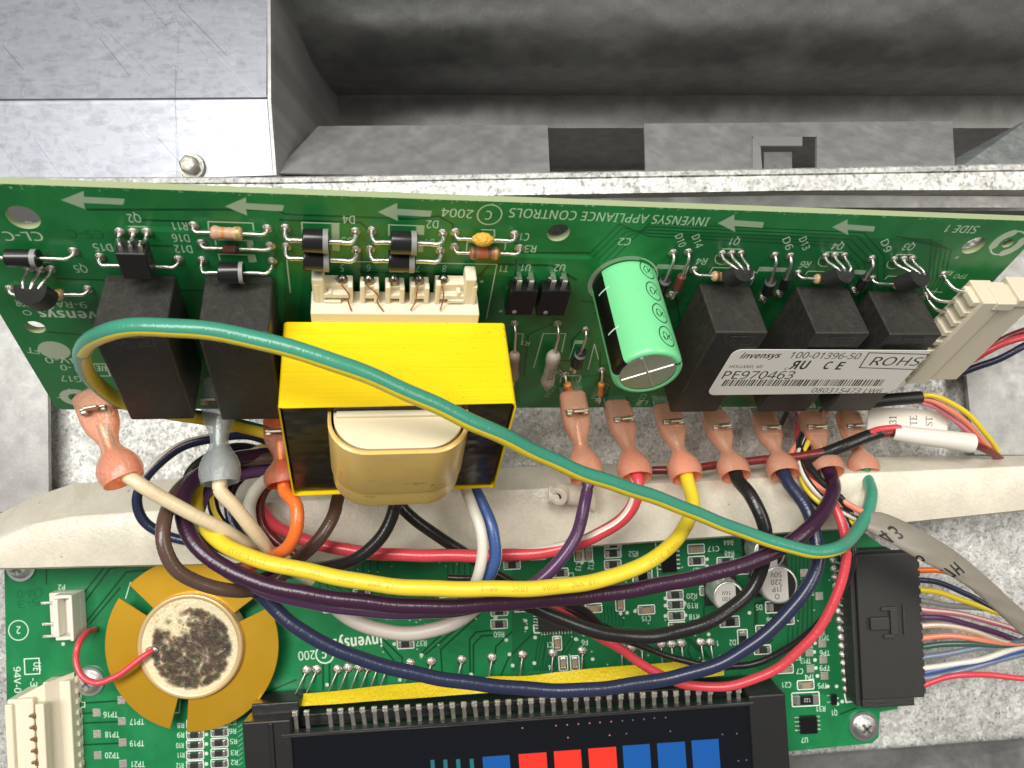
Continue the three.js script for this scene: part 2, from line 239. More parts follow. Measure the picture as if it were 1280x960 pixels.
// cream painted rail between the two boards
const railTex = (() => { const specks = []; for (let i = 0; i < 26; i++) specks.push([rnd(), rnd(), rr(0.001, 0.0035), rr(0.2, 0.5)]); return dataTex(512, (u, v) => { let x = 0.93 + 0.05 * (nB(u, v) - 0.5) + 0.04 * (nD(u, v) - 0.5) + 0.05 * (nA(u, v) - 0.5); for (const q of specks) { const d = Math.hypot(u - q[0], v - q[1]); if (d < q[2]) x *= 1 - q[3]; } return [x, x * 0.985, x * 0.955]; }, true); })();
const creamPaint = mat([0.8, 0.765, 0.675], 1, 0, { map: repeat(railTex, 95), roughnessMap: repeat(dataTex(256, (u, v) => 0.24 + 0.2 * nB(u, v)), 60), bumpMap: repeat(grain, 30), bumpScale: 0.00008 });
{
  const st = [[-60, 672, 690, 704, 716], [0, 642, 672, 700, 712], [40, 622, 655, 694, 711.5], [92, 604, 645, 690, 710], [380, 592, 625, 680, 704], [640, 584, 612, 668, 691], [860, 577, 602, 652, 675], [1060, 571, 592, 640, 662], [1340, 569, 580, 612, 633]];
  const rows = st.map(([x, a, b, c, d], i) => { const t = (x + 60) / 1400, hh = 24 - 9 * t; return [P(x, a, -8), P(x, a, hh - 13), P(x, a + 0.8, hh - 12), P(x, b - 2.5, hh - 1.2), P(x, b, hh), P(x, b + 2.5, hh + 0.3), P(x, c, hh + 0.1), P(x, d - 2, hh - 0.6), P(x, d, hh - 2.4), P(x, d, 2)]; });
  const dense = []; for (let i = 0; i < rows.length - 1; i++) for (let s = 0; s < 6; s++) dense.push(rows[i].map((p, j) => p.clone().lerp(rows[i + 1][j], s / 6))); dense.push(rows.at(-1));
  solo('metal_rail', skin(dense.map(r => r.reverse()), 0.6), creamPaint, 'cream painted metal rail crossing between the two circuit boards', 'rail');
}

// ---------------------------------------------------------------- upper circuit board, standing tilted
const nrm = V(0.11568, 0.56776, 0.81502), ux = V(0.98241, -0.18647, -0.00953);
const U = new Board(P(500, 350, CAM - 160), ux, nrm);
const W = '#cfdcc6';
{
  const tl = U.loc(-99, 226), bl = U.loc(71, 512), br = U.loc(1093, 508), tr = U.loc(1313, 277);
  const x0 = -80, x1 = 141, y0 = -51, y1 = 23, pr = new Print(U, x0, y0, x1, y1, 9.2), k = pr.k;
  k.fillStyle = '#207b3e'; k.fillRect(0, 0, pr.c.width, pr.c.height);
  for (let i = 0; i < 900; i++) { const a = rr(0.02, 0.06); k.fillStyle = rnd() < 0.5 ? `rgba(90,190,110,${a})` : `rgba(0,60,20,${a})`; k.beginPath(); k.ellipse(rr(0, 2048), rr(0, 690), rr(10, 120), rr(6, 40), rr(0, 3), 0, 7); k.fill(); }
  // laminate without copper below the mask
  const lam = '#176b38', gap = '#0d4a24', cop = '#2b9150';
  pr.poly([[380, 330], [640, 345], [650, 505], [360, 505]], lam); pr.poly([[850, 290], [1180, 300], [1090, 505], [760, 505]], lam);
  pr.poly([[60, 300], [340, 300], [350, 500], [140, 500]], '#1b7a40');
  const gl = (pts, w = 0.45) => pr.line(pts, w, gap);
  for (let i = 0; i < 5; i++) { gl([[760 - i * 6, 330 - i * 3], [790 - i * 4, 300 - i * 5], [812, 285 + i * 4.2 - 6], [1080 - i * 8, 297 + i * 4.2 - 6], [1105 - i * 8, 320 + i * 3], [1105 - i * 8, 420]], 0.28); gl([[1120 + i * 8, 296 + i * 2], [1165 + i * 6, 300 + i * 3], [1160 + i * 5, 350], [1130 + i * 6, 400]], 0.28); }
  gl([[175, 275], [240, 277], [246, 283]]); gl([[110, 262], [340, 262]], 0.5); gl([[225, 308], [150, 306]]); gl([[180, 352], [70, 348]]); gl([[225, 363], [300, 364], [300, 372], [355, 372]]);
  gl([[344, 262], [358, 268], [520, 274], [548, 270], [566, 280], [566, 300]]); gl([[460, 286], [450, 278], [350, 275]]); gl([[452, 312], [452, 340], [600, 344], [612, 330], [690, 332], [720, 350]], 0.6);
  gl([[640, 300], [660, 316], [735, 316]]); gl([[645, 345], [645, 325]]); gl([[690, 405], [660, 418], [655, 470]]); gl([[730, 410], [715, 425], [712, 505]]); gl([[750, 440], [750, 505]]);
  gl([[845, 372], [850, 400], [830, 410]]); gl([[60, 415], [120, 420]]); gl([[10, 330], [60, 332]]);
  for (let i = 0; i < 14; i++) { const x = rr(650, 1080), y = rr(365, 480); gl([[x, y], [x + rr(-40, 40), y + rr(-3, 3)], [x + rr(-40, 40), y + rr(8, 30)]], 0.35); }
  pr.line([[160, 285], [340, 292]], 1.3, cop); pr.line([[350, 330], [352, 400]], 1.2, cop); pr.line([[610, 318], [735, 322]], 1.2, cop);
  // silkscreen
  const arrow = (x, y, w, h) => pr.poly([[x, y], [x + w * 0.36, y - h * 0.5 - 1], [x + w * 0.36, y - h * 0.2], [x + w, y - h * 0.17 + 2], [x + w - 2, y + h * 0.2 + 2], [x + w * 0.36, y + h * 0.18], [x + w * 0.38, y + h * 0.5 + 1]], '#a9bfa2');
  arrow(76, 250, 80, 21); arrow(281, 258, 74, 21); arrow(472, 265, 68, 21); arrow(897, 279, 58, 20); arrow(1040, 284, 54, 18);
  pr.text('INVENSYS APPLIANCE CONTROLS', [889, 272], [637, 260], 2.3, W); pr.text('2004', [593, 263], [552, 260], 2.1, W);
  { const [cx, cy] = pr.p(612, 268.5); k.strokeStyle = W; k.lineWidth = 2.4; k.beginPath(); k.ellipse(cx, cy, 2.35 * 9.2, 2.5 * 9.2, 0, 0, 7); k.stroke(); } pr.text('C', [616.5, 264], [607, 263.5], 2.2, W);
  pr.text('SIDE 1', [1226, 283], [1184, 281], 2.1, W);
  const nm = (s, x, y, w, h = 2.0) => pr.text(s, [x + w / 2, y - 4], [x - w / 2, y - 4.4], h, W);
  nm('Q2', 166, 272, 18); nm('D15', 127, 309, 26); nm('R11', 223, 282, 22); nm('D16', 225, 297, 23); nm('D12', 228, 311, 24); nm('D4', 436, 274, 17); nm('D3', 434, 301, 17); nm('D2', 541, 280, 17); nm('D1', 537, 303, 14); nm('C1', 656, 296, 14); nm('R3', 664, 311, 17);
  nm('U1', 658, 335, 14); nm('U2', 701, 335, 15); nm('T1', 630, 336, 13); nm('C2', 782, 302, 17); nm('Q5', 99, 336, 18); nm('Q1', 920, 302, 14); nm('Q4', 1050, 308, 15); nm('Q3', 1139, 309, 15); nm('R4', 879, 327, 15); nm('R6', 1009, 331, 14); nm('5', 428, 335, 6); nm('6', 461, 335, 6); nm('9', 493, 336, 6); nm('7', 523, 336, 6); nm('8', 556, 336, 6); nm('CL-C', 26, 294, 52, 2.2); nm('TPO', 1203, 347, 17, 1.5); nm('RE', 1189, 343, 9, 1.5);
  pr.text('CS-C', [129, 288], [82, 287], 2.2, '#0f5a2c'); pr.text('9-RAR', [108, 378], [55, 376], 1.9, W); pr.text('90R', [37, 377], [18, 375], 1.9, W);
  const side = (s, x, y) => pr.text(s, [x - 5, y - 8], [x + 1, y + 8], 1.6, W); side('D10', 848, 302); side('D14', 869, 303); side('D6', 982, 306); side('D13', 1003, 306); side('D9', 1105, 309);
  pr.text('invensys', [141, 390], [45, 387], 2.9, '#d5e2cb', 'bold'); pr.dot(34, 391, 0.7, W, 0.2);
  pr.dot(68, 438, 3.1, '#b9c7ae'); pr.text('FT', [50, 436], [33, 434], 2, W); pr.text('94V-0', [108, 448], [54, 447], 2.0, W); pr.text('1-0', [99, 458], [74, 456], 2.0, W); pr.text('8G17', [110, 471], [74, 469], 2.3, W, ''); pr.line([[116, 455], [132, 455], [138, 470], [122, 470], [116, 455]], 0.35, W); pr.text('UE', [133, 458], [120, 457], 2, W, 'bold');
  pr.dot(95, 497, 3.4, '#c3cfba'); pr.dot(95, 497, 1.6, '#1d7f43'); pr.line([[72, 497], [80, 497]], 0.3, W); pr.line([[86, 486], [88, 490]], 0.3, W);
  pr.dot(1260, 304, 3.6, W, 0.4); { const [cx, cy] = pr.p(1260, 304); for (const a of [0.3, 3.44]) { k.beginPath(); k.arc(cx, cy, 3.2 * 9.2, a - 0.6, a + 0.9); k.lineWidth = 2.1 * 9.2; k.strokeStyle = '#b9c9b3'; k.stroke(); } }
  const frame = (pts) => pr.line(pts, 0.26, W);
  frame([[261, 291], [260, 277], [316, 279], [317, 288]]); frame([[270, 306], [269, 299.5], [315, 301], [316, 306]]); frame([[275, 325], [273, 317.5], [318, 319], [320, 327]]); pr.poly([[308, 300], [315, 300.5], [316, 309], [309, 309]], '#a9bfa2'); pr.poly([[309, 318.5], [317, 319], [319, 328], [311, 328]], '#a9bfa2');
  frame([[378, 292], [377, 278], [424, 279.5]]); pr.poly([[414, 279], [424, 279.5], [424.5, 314], [415, 313]], '#a9bfa2'); frame([[486, 294], [486, 281], [530, 282.5]]); pr.poly([[520, 282], [530.5, 282.5], [530, 294], [521, 293]], '#a9bfa2'); pr.poly([[519, 305], [529, 305.5], [529, 315], [520, 315]], '#a9bfa2');
  frame([[602, 287], [618, 287.5], [618, 296]]); frame([[583, 313], [584, 302], [632, 303.5], [631, 312]]); frame([[363, 366], [358.5, 325.5], [500, 328], [621, 330.5], [608, 398]]);
  frame([[161, 283], [183, 283.5]]); frame([[30, 327], [63, 328]]); frame([[886, 343], [891, 334.5], [916, 335]]); frame([[1007, 343], [1010, 339], [1030, 339.5]]); frame([[1106, 349], [1110, 345], [1121, 345.5]]); frame([[903, 311], [927, 311.5]]); frame([[1032, 315], [1055, 315.5]]); frame([[1120, 318], [1141, 318.5]]);
  for (const [x, y] of [[907, 318], [1036, 321], [1122, 324]]) { const [cx, cy] = pr.p(x, y + 3); k.beginPath(); k.arc(cx, cy, 2.3 * 9.2, 1.2, 4.2); k.lineWidth = 2; k.strokeStyle = W; k.stroke(); }
  frame([[812, 345], [823, 331], [861, 332.5], [846, 367]]); pr.poly([[819, 336], [823, 331], [861, 332.5], [858, 337]], '#9fb39a'); frame([[938, 356], [950, 334], [984, 335.5]]); pr.poly([[947, 339], [950, 334], [984, 335.5], [981, 340]], '#9fb39a'); pr.poly([[1065, 342], [1069, 337], [1083, 338], [1080, 344]], '#9fb39a');
  frame([[667, 460], [679, 417], [707, 417], [702, 440]]); frame([[643, 417], [654, 417.5], [652, 430]]); frame([[712, 448], [719, 426], [732, 426]]); frame([[735, 462], [743, 430], [748, 449]]); frame([[700, 478], [702, 469.5], [726, 470], [724, 477]]); frame([[638, 358.5], [635, 358.5], [633, 380], [637, 380]]); frame([[678, 359], [675, 359], [673, 380], [677, 380]]); pr.poly([[719, 426], [732, 426], [731, 430], [718, 430]], '#a9bfa2');
  pr.text('R1', [664, 427], [651, 426], 1.6, W); pr.text('R2', [708, 467], [699, 462], 1.5, W); for (const [x, y] of [[684, 490], [742, 492], [751, 488], [798, 501]]) { pr.text('COM', [x + 4, y - 9], [x - 5, y + 7], 1.7, '#9db893'); } pr.text('L2', [812, 501], [798, 500], 1.8, '#b7cbae');
  frame([[1154, 376], [1163, 364], [1178, 365.5]]); frame([[1163, 372], [1171, 361]]);
  { const c = U.loc(779, 352), [cx, cy] = [(c.x - x0) * 9.2, (y1 - c.y) * 9.2]; k.strokeStyle = W; k.lineWidth = 3; k.beginPath(); k.arc(cx, cy, 7.5 * 9.2, 0, 7); k.stroke(); k.lineWidth = 10; k.strokeStyle = '#9aa796'; k.beginPath(); k.arc(cx, cy, 7.3 * 9.2, 2.6, 4.9); k.stroke(); }
  for (const [x, y] of [[626, 389], [665, 390], [1196, 322], [602, 352]]) pr.dot(x, y, 0.45, '#9fb59a');
  // bare, roughly sawn rim along the top
  for (let i = 0; i < 1500; i++) { const x = rr(-70, 140), y = y1 - 0.9 - Math.abs(rr(0, 1)) * rr(0, 1.5); k.fillStyle = rnd() < 0.6 ? 'rgba(205,216,176,.5)' : 'rgba(60,120,70,.5)'; k.fillRect((x - x0) * 9.2, (y1 - y) * 9.2 - 6, rr(2, 5), rr(1, 4)); }
  const holeAt = (px, py, r) => { const q = U.loc(px, py); return [q.x, q.y, r]; };
  const holes = [holeAt(29, 272, 2.7), holeAt(698, 291, 2.3), holeAt(1217, 307, 2.5), holeAt(44, 409, 1.9), holeAt(1260, 304, 1.3), holeAt(95, 497, 1.1)];
  const g = extrude([[tl.x, tl.y], [bl.x, bl.y + 1.2], [bl.x + 1.2, bl.y], [br.x, br.y], [tr.x, tr.y]].reverse(), 1.6, 0, holes).translate(0, 0, -1.6);
  pr.uv(g);
  U.group('circuit_board', 'long green circuit board standing tilted, with five black relays and a yellow transformer', 'circuit board');
  const edge = mat([0.33, 0.39, 0.22], 0.8, 0, { bumpMap: repeat(grain, 2), bumpScale: 0.0003 });
  const m = new THREE.Mesh(mm(g), [mat([1, 1, 1], 0.34, 0, { map: pr.tex() }), edge]);
  m.castShadow = m.receiveShadow = true; m.name = 'substrate'; U.g.add(m);
}
const ug = U.g;
// --- relays
const relayMark = (() => {
  const c = document.createElement('canvas'); c.width = 256; c.height = 512; const k = c.getContext('2d'); k.fillStyle = '#242322'; k.fillRect(0, 0, 256, 512); k.fillStyle = k.strokeStyle = '#504c48'; k.lineWidth = 3;
  k.beginPath(); k.moveTo(60, 30); k.lineTo(84, 66); k.lineTo(108, 30); k.closePath(); k.stroke(); k.strokeRect(150, 24, 54, 44); k.font = '26px sans-serif'; k.fillText('CR', 158, 56); k.fillStyle = '#0e0d0d'; k.font = 'bold 40px sans-serif'; k.fillText('OMI', 84, 112); for (let i = 0; i < 700; i++) { k.fillStyle = `rgba(${rnd() < 0.5 ? '90,86,82' : '0,0,0'},${rr(0.02, 0.09)})`; k.beginPath(); k.arc(rr(0, 256), rr(0, 512), rr(1, 16), 0, 7); k.fill(); }
  const t = new THREE.CanvasTexture(c); t.colorSpace = THREE.SRGBColorSpace; return t;
})();
const relayFront = mat([1, 1, 1], 0.38, 0, { map: relayMark });
function relay(x0, x1, y, top, bottom, note) {
  const a = U.loc(x0, y), b = U.loc(x1, y), d = U.rise(x0, y, top);
  const fb = U.loc(x0, bottom, d).y, w = b.x - a.x, h = a.y - fb;
  const m = obj('relay', box(w, h, d - 0.3, 0, 0, (d + 0.3) / 2, 0.45), relayBlack, ug, V(a.x + w / 2, (a.y + fb) / 2, 0));
  m.userData.label = note;
  const f = new THREE.PlaneGeometry(w - 1.2, h - 1.2); obj('relay_face', extrude([[-w / 2 + 0.6, -h / 2 + 0.6], [w / 2 - 0.6, -h / 2 + 0.6], [w / 2 - 0.6, h / 2 - 0.6], [-w / 2 + 0.6, h / 2 - 0.6]], 0.05), relayFront, m, V(0, 0, d));
  const fu = m.children[0].geometry, p = fu.attributes.position; for (let i = 0; i < p.count; i++) fu.attributes.uv.setXY(i, p.getX(i) / (w * M) + 0.5, p.getY(i) / (h * M) + 0.5);
  obj('vent_pip', box(w * 0.4, 0.5, 0.25, 0, h / 2 - 1.4, d + 0.12, 0.1), black, m);
  for (const [i, j] of [[-0.3, -0.42], [0.3, -0.42], [0.3, 0.4], [-0.3, 0.4]]) obj('relay_foot', cube(1.2, 1.0, 0.5, i * w, j * h, 0.1), black, m);
  return { a, b, d, fb, w };
}
const r1 = relay(132, 220, 341, 416, 526, 'leftmost black relay, behind the loop of the green wire');
const r2 = relay(257, 342, 342, 416, 526, 'black relay beside the yellow transformer');
relay(873, 937, 352, 415.5, 515.5, 'black relay beside the green capacitor');
relay(994, 1060, 356, 416.5, 515, 'middle black relay of the right three');
relay(1084, 1148, 361, 418, 514, 'black relay beside the cream connector');
{ const q = U.loc(205, 512, 12); obj('mounting_spike', new THREE.ConeGeometry(0.8, 5, 10).rotateX(Math.PI), mat([0.3, 0.3, 0.31], 0.4), ug, V(q.x + 0.6, r1.fb - 2.2, 11)); }
// --- axial parts: a body between two bent leads with solder at both ends
const solder = mat([0.6, 0.57, 0.52], 0.3, 1, { bumpMap: repeat(grain, 3), bumpScale: 0.0001 });
const domeGeo = new THREE.SphereGeometry(1, 16, 8, 0, Math.PI * 2, 0, Math.PI / 2).rotateX(Math.PI / 2).scale(1, 1, 0.55);
function pad(B, parent, p, r = 0.95, off = V(0, 0, 0)) { const m = obj('solder_joint', domeGeo, solder, parent, V(p.x - off.x, p.y - off.y, -off.z)); m.scale.setScalar(r); return m; }
const UP = V(0, 0, 1), AX = V(0, 1, 0);
function axial(B, name, A, C, t0, t1, r, material, o = {}) {
  const a = B.loc(...A), c = B.loc(...C), dir = c.clone().sub(a), L = dir.length(), e = dir.clone().normalize(), q = new THREE.Quaternion().setFromUnitVectors(AX, e), h = (o.h ?? 0.35) + r;
  const mid = a.clone().addScaledVector(dir, (t0 + t1) / 2); mid.z = h;
  if (o.shift) mid.add(o.shift);
  const len = (t1 - t0) * L, hl = len / 2;
  let geo = o.bone ? new THREE.LatheGeometry([[0.01, -hl], [r * 0.7, -hl], [r, -hl * 0.82], [r, -hl * 0.55], [r * 0.84, -hl * 0.4], [r * 0.84, hl * 0.4], [r, hl * 0.55], [r, hl * 0.82], [r * 0.7, hl], [0.01, hl]].map(v => new THREE.Vector2(...v)), 20)
    : o.bead ? new THREE.LatheGeometry([[0.01, -hl], [r * 0.35, -hl * 0.95], [r * 0.85, -hl * 0.5], [r, 0], [r * 0.85, hl * 0.5], [r * 0.35, hl * 0.95], [0.01, hl]].map(v => new THREE.Vector2(...v)), 20)
      : new THREE.LatheGeometry([[0.01, -hl], [r * 0.9, -hl], [r, -hl + r * 0.12], [r, hl - r * 0.12], [r * 0.9, hl], [0.01, hl]].map(v => new THREE.Vector2(...v)), 22);
  const m = obj(name, geo, material, B.g, mid, q);
  for (const [i, t, col] of o.bands ?? []) obj('color_band', cyl(r * (o.bone && Math.abs(i) < 0.5 ? 0.87 : 1.03), r * (o.bone && Math.abs(i) < 0.5 ? 0.87 : 1.03), t * len, 20).translate(0, i * hl, 0), col, m);
  const qi = q.clone().invert(), into = v => v.clone().sub(mid).applyQuaternion(qi);
  for (const s of [-1, 1]) {
    const end = s < 0 ? a : c, hold = mid.clone().addScaledVector(e, s * hl * 0.98), f = end.clone().sub(hold); f.z = 0;
    const path = smooth([V(end.x, end.y, -0.4), V(end.x, end.y, h * 0.55), end.clone().addScaledVector(f, -0.18).setZ(h * 1.02), hold.clone().lerp(V(end.x, end.y, h), 0.5), hold].map(into), 14);
    obj('lead', sweep(path, o.lead ?? 0.36, 8), tin, m);
    const j = into(V(end.x, end.y, 0)); const dome = obj('solder_joint', domeGeo, solder, m, j, qi); dome.scale.setScalar(1.05);
  }
  return m;
}
const resTan = mat([0.5, 0.34, 0.2], 0.4), resBrown = mat([0.3, 0.12, 0.07], 0.35), resGrey = mat([0.4, 0.35, 0.31], 0.55), diodeBlack = mat([0.014, 0.014, 0.015], 0.25), bandSilver = mat([0.26, 0.26, 0.25], 0.45), glassDiode = mat([0.12, 0.04, 0.03], 0.15);
const bRed = mat([0.45, 0.08, 0.03], 0.4), bBrown = mat([0.16, 0.07, 0.03], 0.4), bGold = mat([0.5, 0.34, 0.1], 0.35, 0.4), bOrange = mat([0.6, 0.2, 0.04], 0.4), bPink = mat([0.6, 0.3, 0.2], 0.4);
axial(U, 'resistor', [242, 282], [334, 285.6], 0.24, 0.67, 1.3, resTan, { bone: 1, bands: [[-0.7, 0.09, bPink], [-0.2, 0.09, bOrange], [0.2, 0.09, bPink], [0.7, 0.09, bGold]] });
axial(U, 'diode', [252, 304], [338, 307], 0.31, 0.56, 0.85, glassDiode, { bands: [[0.75, 0.2, diodeBlack]] });
axial(U, 'diode', [253, 325], [340, 326], 0.26, 0.62, 2.1, diodeBlack, { h: 1.2, bands: [[0.78, 0.16, bandSilver]] });
for (const [A, C] of [[[357, 285], [444, 289]], [[358, 308], [445, 312]], [[465, 288], [553, 291]], [[463, 311], [550, 313]]]) axial(U, 'diode', A, C, 0.25, 0.63, 2.3, diodeBlack, { h: 0.8, bands: [[0.72, 0.2, bandSilver]], lead: 0.5 });
axial(U, 'axial_capacitor', [569, 290], [643, 293], 0.26, 0.64, 1.45, mat([0.75, 0.43, 0.06], 0.4, 0, { bumpMap: repeat(grain, 4), bumpScale: 0.0004 }), { bead: 1 });
axial(U, 'resistor', [568, 308], [649, 310], 0.22, 0.68, 1.35, resBrown, { bone: 1, bands: [[-0.7, 0.1, bBrown], [-0.15, 0.12, bRed], [0.3, 0.1, bBrown], [0.7, 0.09, bGold]] });
axial(U, 'diode', [125, 321], [223, 324], 0.3, 0.68, 1.8, diodeBlack, { bands: [[0.7, 0.2, bandSilver]] });
axial(U, 'diode', [-12, 312], [92, 314], 0.22, 0.62, 1.65, diodeBlack, { bands: [[0.7, 0.16, bandSilver]] });
axial(U, 'resistor', [13, 361], [110, 361], 0.4, 0.7, 1.15, resTan, { bone: 1, bands: [[0.3, 0.1, bBrown], [0.7, 0.1, bGold]] });
axial(U, 'resistor', [867, 337], [940, 343], 0.28, 0.66, 1.15, resTan, { bone: 1, bands: [[-0.6, 0.12, bBrown], [-0.1, 0.1, bOrange], [0.4, 0.1, bBrown]] });
axial(U, 'resistor', [997, 341], [1062, 346], 0.28, 0.66, 1.15, resTan, { bone: 1, bands: [[-0.6, 0.12, bBrown], [-0.1, 0.1, bOrange], [0.4, 0.1, bBrown]] });
axial(U, 'resistor', [1090, 348], [1146, 352], 0.44, 0.8, 1.1, bPink, { bone: 1, bands: [[-0.6, 0.14, bRed]] });
axial(U, 'diode', [841, 316], [817, 372], 0.42, 0.76, 1.15, diodeBlack, { bands: [[-0.7, 0.18, bandSilver]], h: 0.6 });
axial(U, 'diode', [860, 315], [838, 368], 0.42, 0.72, 1.0, glassDiode, { h: 0.6 });
axial(U, 'diode', [968, 319], [952, 372], 0.42, 0.76, 1.15, diodeBlack, { bands: [[-0.7, 0.18, bandSilver]], h: 0.6 });
axial(U, 'diode', [987, 320], [972, 366], 0.42, 0.74, 1.0, diodeBlack, { h: 0.6 });
axial(U, 'diode', [1089, 323], [1066, 362], 0.42, 0.76, 1.15, diodeBlack, { h: 0.6 });
axial(U, 'resistor', [643, 404], [640, 474], 0.38, 0.86, 1.4, mat([0.38, 0.27, 0.22], 0.55), { bone: 1, h: 0.8 });
axial(U, 'diode', [732, 412], [716, 460], 0.4, 0.8, 1.35, diodeBlack, { bands: [[-0.6, 0.16, bandSilver]] });
axial(U, 'resistor', [752, 462], [748, 500], 0.3, 0.7, 0.9, bOrange, { bone: 1 });
axial(U, 'resistor', [706, 468], [712, 488], 0.3, 0.7, 1.0, bOrange, { bone: 1 });
{
  const m = axial(U, 'resistor', [697, 404], [680, 476], 0.34, 0.92, 1.75, resGrey, { bone: 1, h: 1.0 });
  m.userData.label = 'grey film resistor printed 820 ohm J';
  const c = document.createElement('canvas'); c.width = 256; c.height = 64; const k = c.getContext('2d'); k.fillStyle = '#a49a90'; k.fillRect(0, 0, 256, 64); k.fillStyle = '#27211d'; k.font = '44px sans-serif'; k.textAlign = 'center'; k.fillText('820ΩJ', 128, 48);
  const t = new THREE.CanvasTexture(c); t.colorSpace = THREE.SRGBColorSpace;
  m.geometry.computeBoundingBox(); const L = m.geometry.boundingBox.max.y * 2 / M;
  const g = new THREE.CylinderGeometry(1.52, 1.52, L * 0.72, 16, 1, true, -1.0, 2.0).rotateY(0); const uv = g.attributes.uv; for (let i = 0; i < uv.count; i++) uv.setXY(i, 1 - uv.getY(i), uv.getX(i));
  const q = m.quaternion.clone().invert(), z = V(0, 0, 1).applyQuaternion(q); g.rotateY(Math.atan2(z.x, z.z));
  obj('printed_value', g, mat([1, 1, 1], 0.55, 0, { map: t }), m);
}
// --- transistors
function transistor(pins, cx, cy, w, h, d, tilt = 0) {   // half-round body lying over its three leads
  const s = new THREE.Shape(); s.moveTo(-w / 2, 0); s.lineTo(w / 2, 0); s.absarc(0, w * 0.12, w / 2, 0, Math.PI, false);
  const g = new THREE.ExtrudeGeometry(s, { depth: h - 0.3, bevelEnabled: true, bevelSize: 0.15, bevelThickness: 0.15, bevelSegments: 2, curveSegments: 14 }).rotateX(Math.PI / 2).translate(0, h / 2, 0);
  const at = U.loc(cx, cy, d), q = new THREE.Quaternion().setFromEuler(new THREE.Euler(0.45, 0, tilt));
  const m = obj('transistor', g, mat([0.02, 0.02, 0.02], 0.36, 0, { bumpMap: repeat(grain, 5), bumpScale: 0.0002 }), ug, at, q), qi = q.clone().invert();
  pins.forEach((p, i) => { const e = U.loc(...p), into = v => v.clone().sub(at).applyQuaternion(qi); obj('lead', sweep(smooth([into(V(e.x, e.y, -0.4)), into(V(e.x, e.y, 1.6)), into(V(e.x, e.y, 3)).lerp(V((i - 1) * 1.27, h / 2 + 1, 0.6), 0.5), V((i - 1) * 1.27, h / 2 - 0.2, 0.5)], 12), 0.36, 8), tin, m); const j = obj('solder_joint', domeGeo, solder, m, into(V(e.x, e.y, 0)), qi); j.scale.setScalar(1.0); });
  return m;
}
transistor([[902, 317], [914, 316.6], [926, 316.8]], 921, 339, 4.6, 4.8, 3.4, -0.1);
transistor([[1031, 320], [1043, 319], [1055, 319.5]], 1046, 341, 4.6, 4.8, 3.2, -0.15);
transistor([[1117, 324], [1129, 323.6], [1140, 323]], 1138, 345, 5.0, 5.4, 3.4, -0.15);
transistor([[36, 335], [50, 336], [64, 336]], 46, 363, 5.4, 5.2, 3.6, 0.03);
{
  const at = U.loc(170, 325, 4.5), m = obj('transistor', box(5.2, 6.6, 3.6, 0, 0, 0, 0.3), black, ug, at);
  for (const [i, px] of [150, 167, 184].entries()) { const e = U.loc(px, 290); obj('lead', sweep(smooth([V(e.x - at.x, e.y - at.y, -4.6), V(e.x - at.x, e.y - at.y, -2), V((i - 1) * 1.7, 4.6, 0.4), V((i - 1) * 1.7, 3.2, 0.6)], 12), 0.42, 8), tin, m); pad(U, m, e, 1.05, at); }
}
// --- optocouplers
for (const [a, b, y0, y1, p] of [[638, 667, 362, 393, [647, 662]], [678, 707, 362, 394, [689, 703]]]) {
  const h = 3.2, tl = U.loc(a, y0, h), br = U.loc(b - 2, y1, h), w = br.x - tl.x, l = tl.y - br.y;
  const m = obj('optocoupler', box(w, l, h, 0, 0, h / 2 + 0.4, 0.3), blackGloss, ug, V(tl.x + w / 2, tl.y - l / 2, 0));
  obj('pin_mark', cyl(0.5, 0.5, 0.1, 14).rotateX(Math.PI / 2), mat([0.25, 0.24, 0.23], 0.6), m, V(-w * 0.2, -l * 0.34, h + 0.42));
  for (const x of p) { const e = U.loc(x - 1, 351); const lx = e.x - tl.x - w / 2; obj('lead', merge([box(1.1, 1.9, 0.3, lx, l / 2 + 0.7, 2.3, 0.1), box(1.1, 0.3, 2.8, lx, l / 2 + 1.7, 1.0, 0.1)]), tin, m); pad(U, m, V(e.x, e.y + 0.6, 0), 0.8, V(tl.x + w / 2, tl.y - l / 2, 0)); }
}
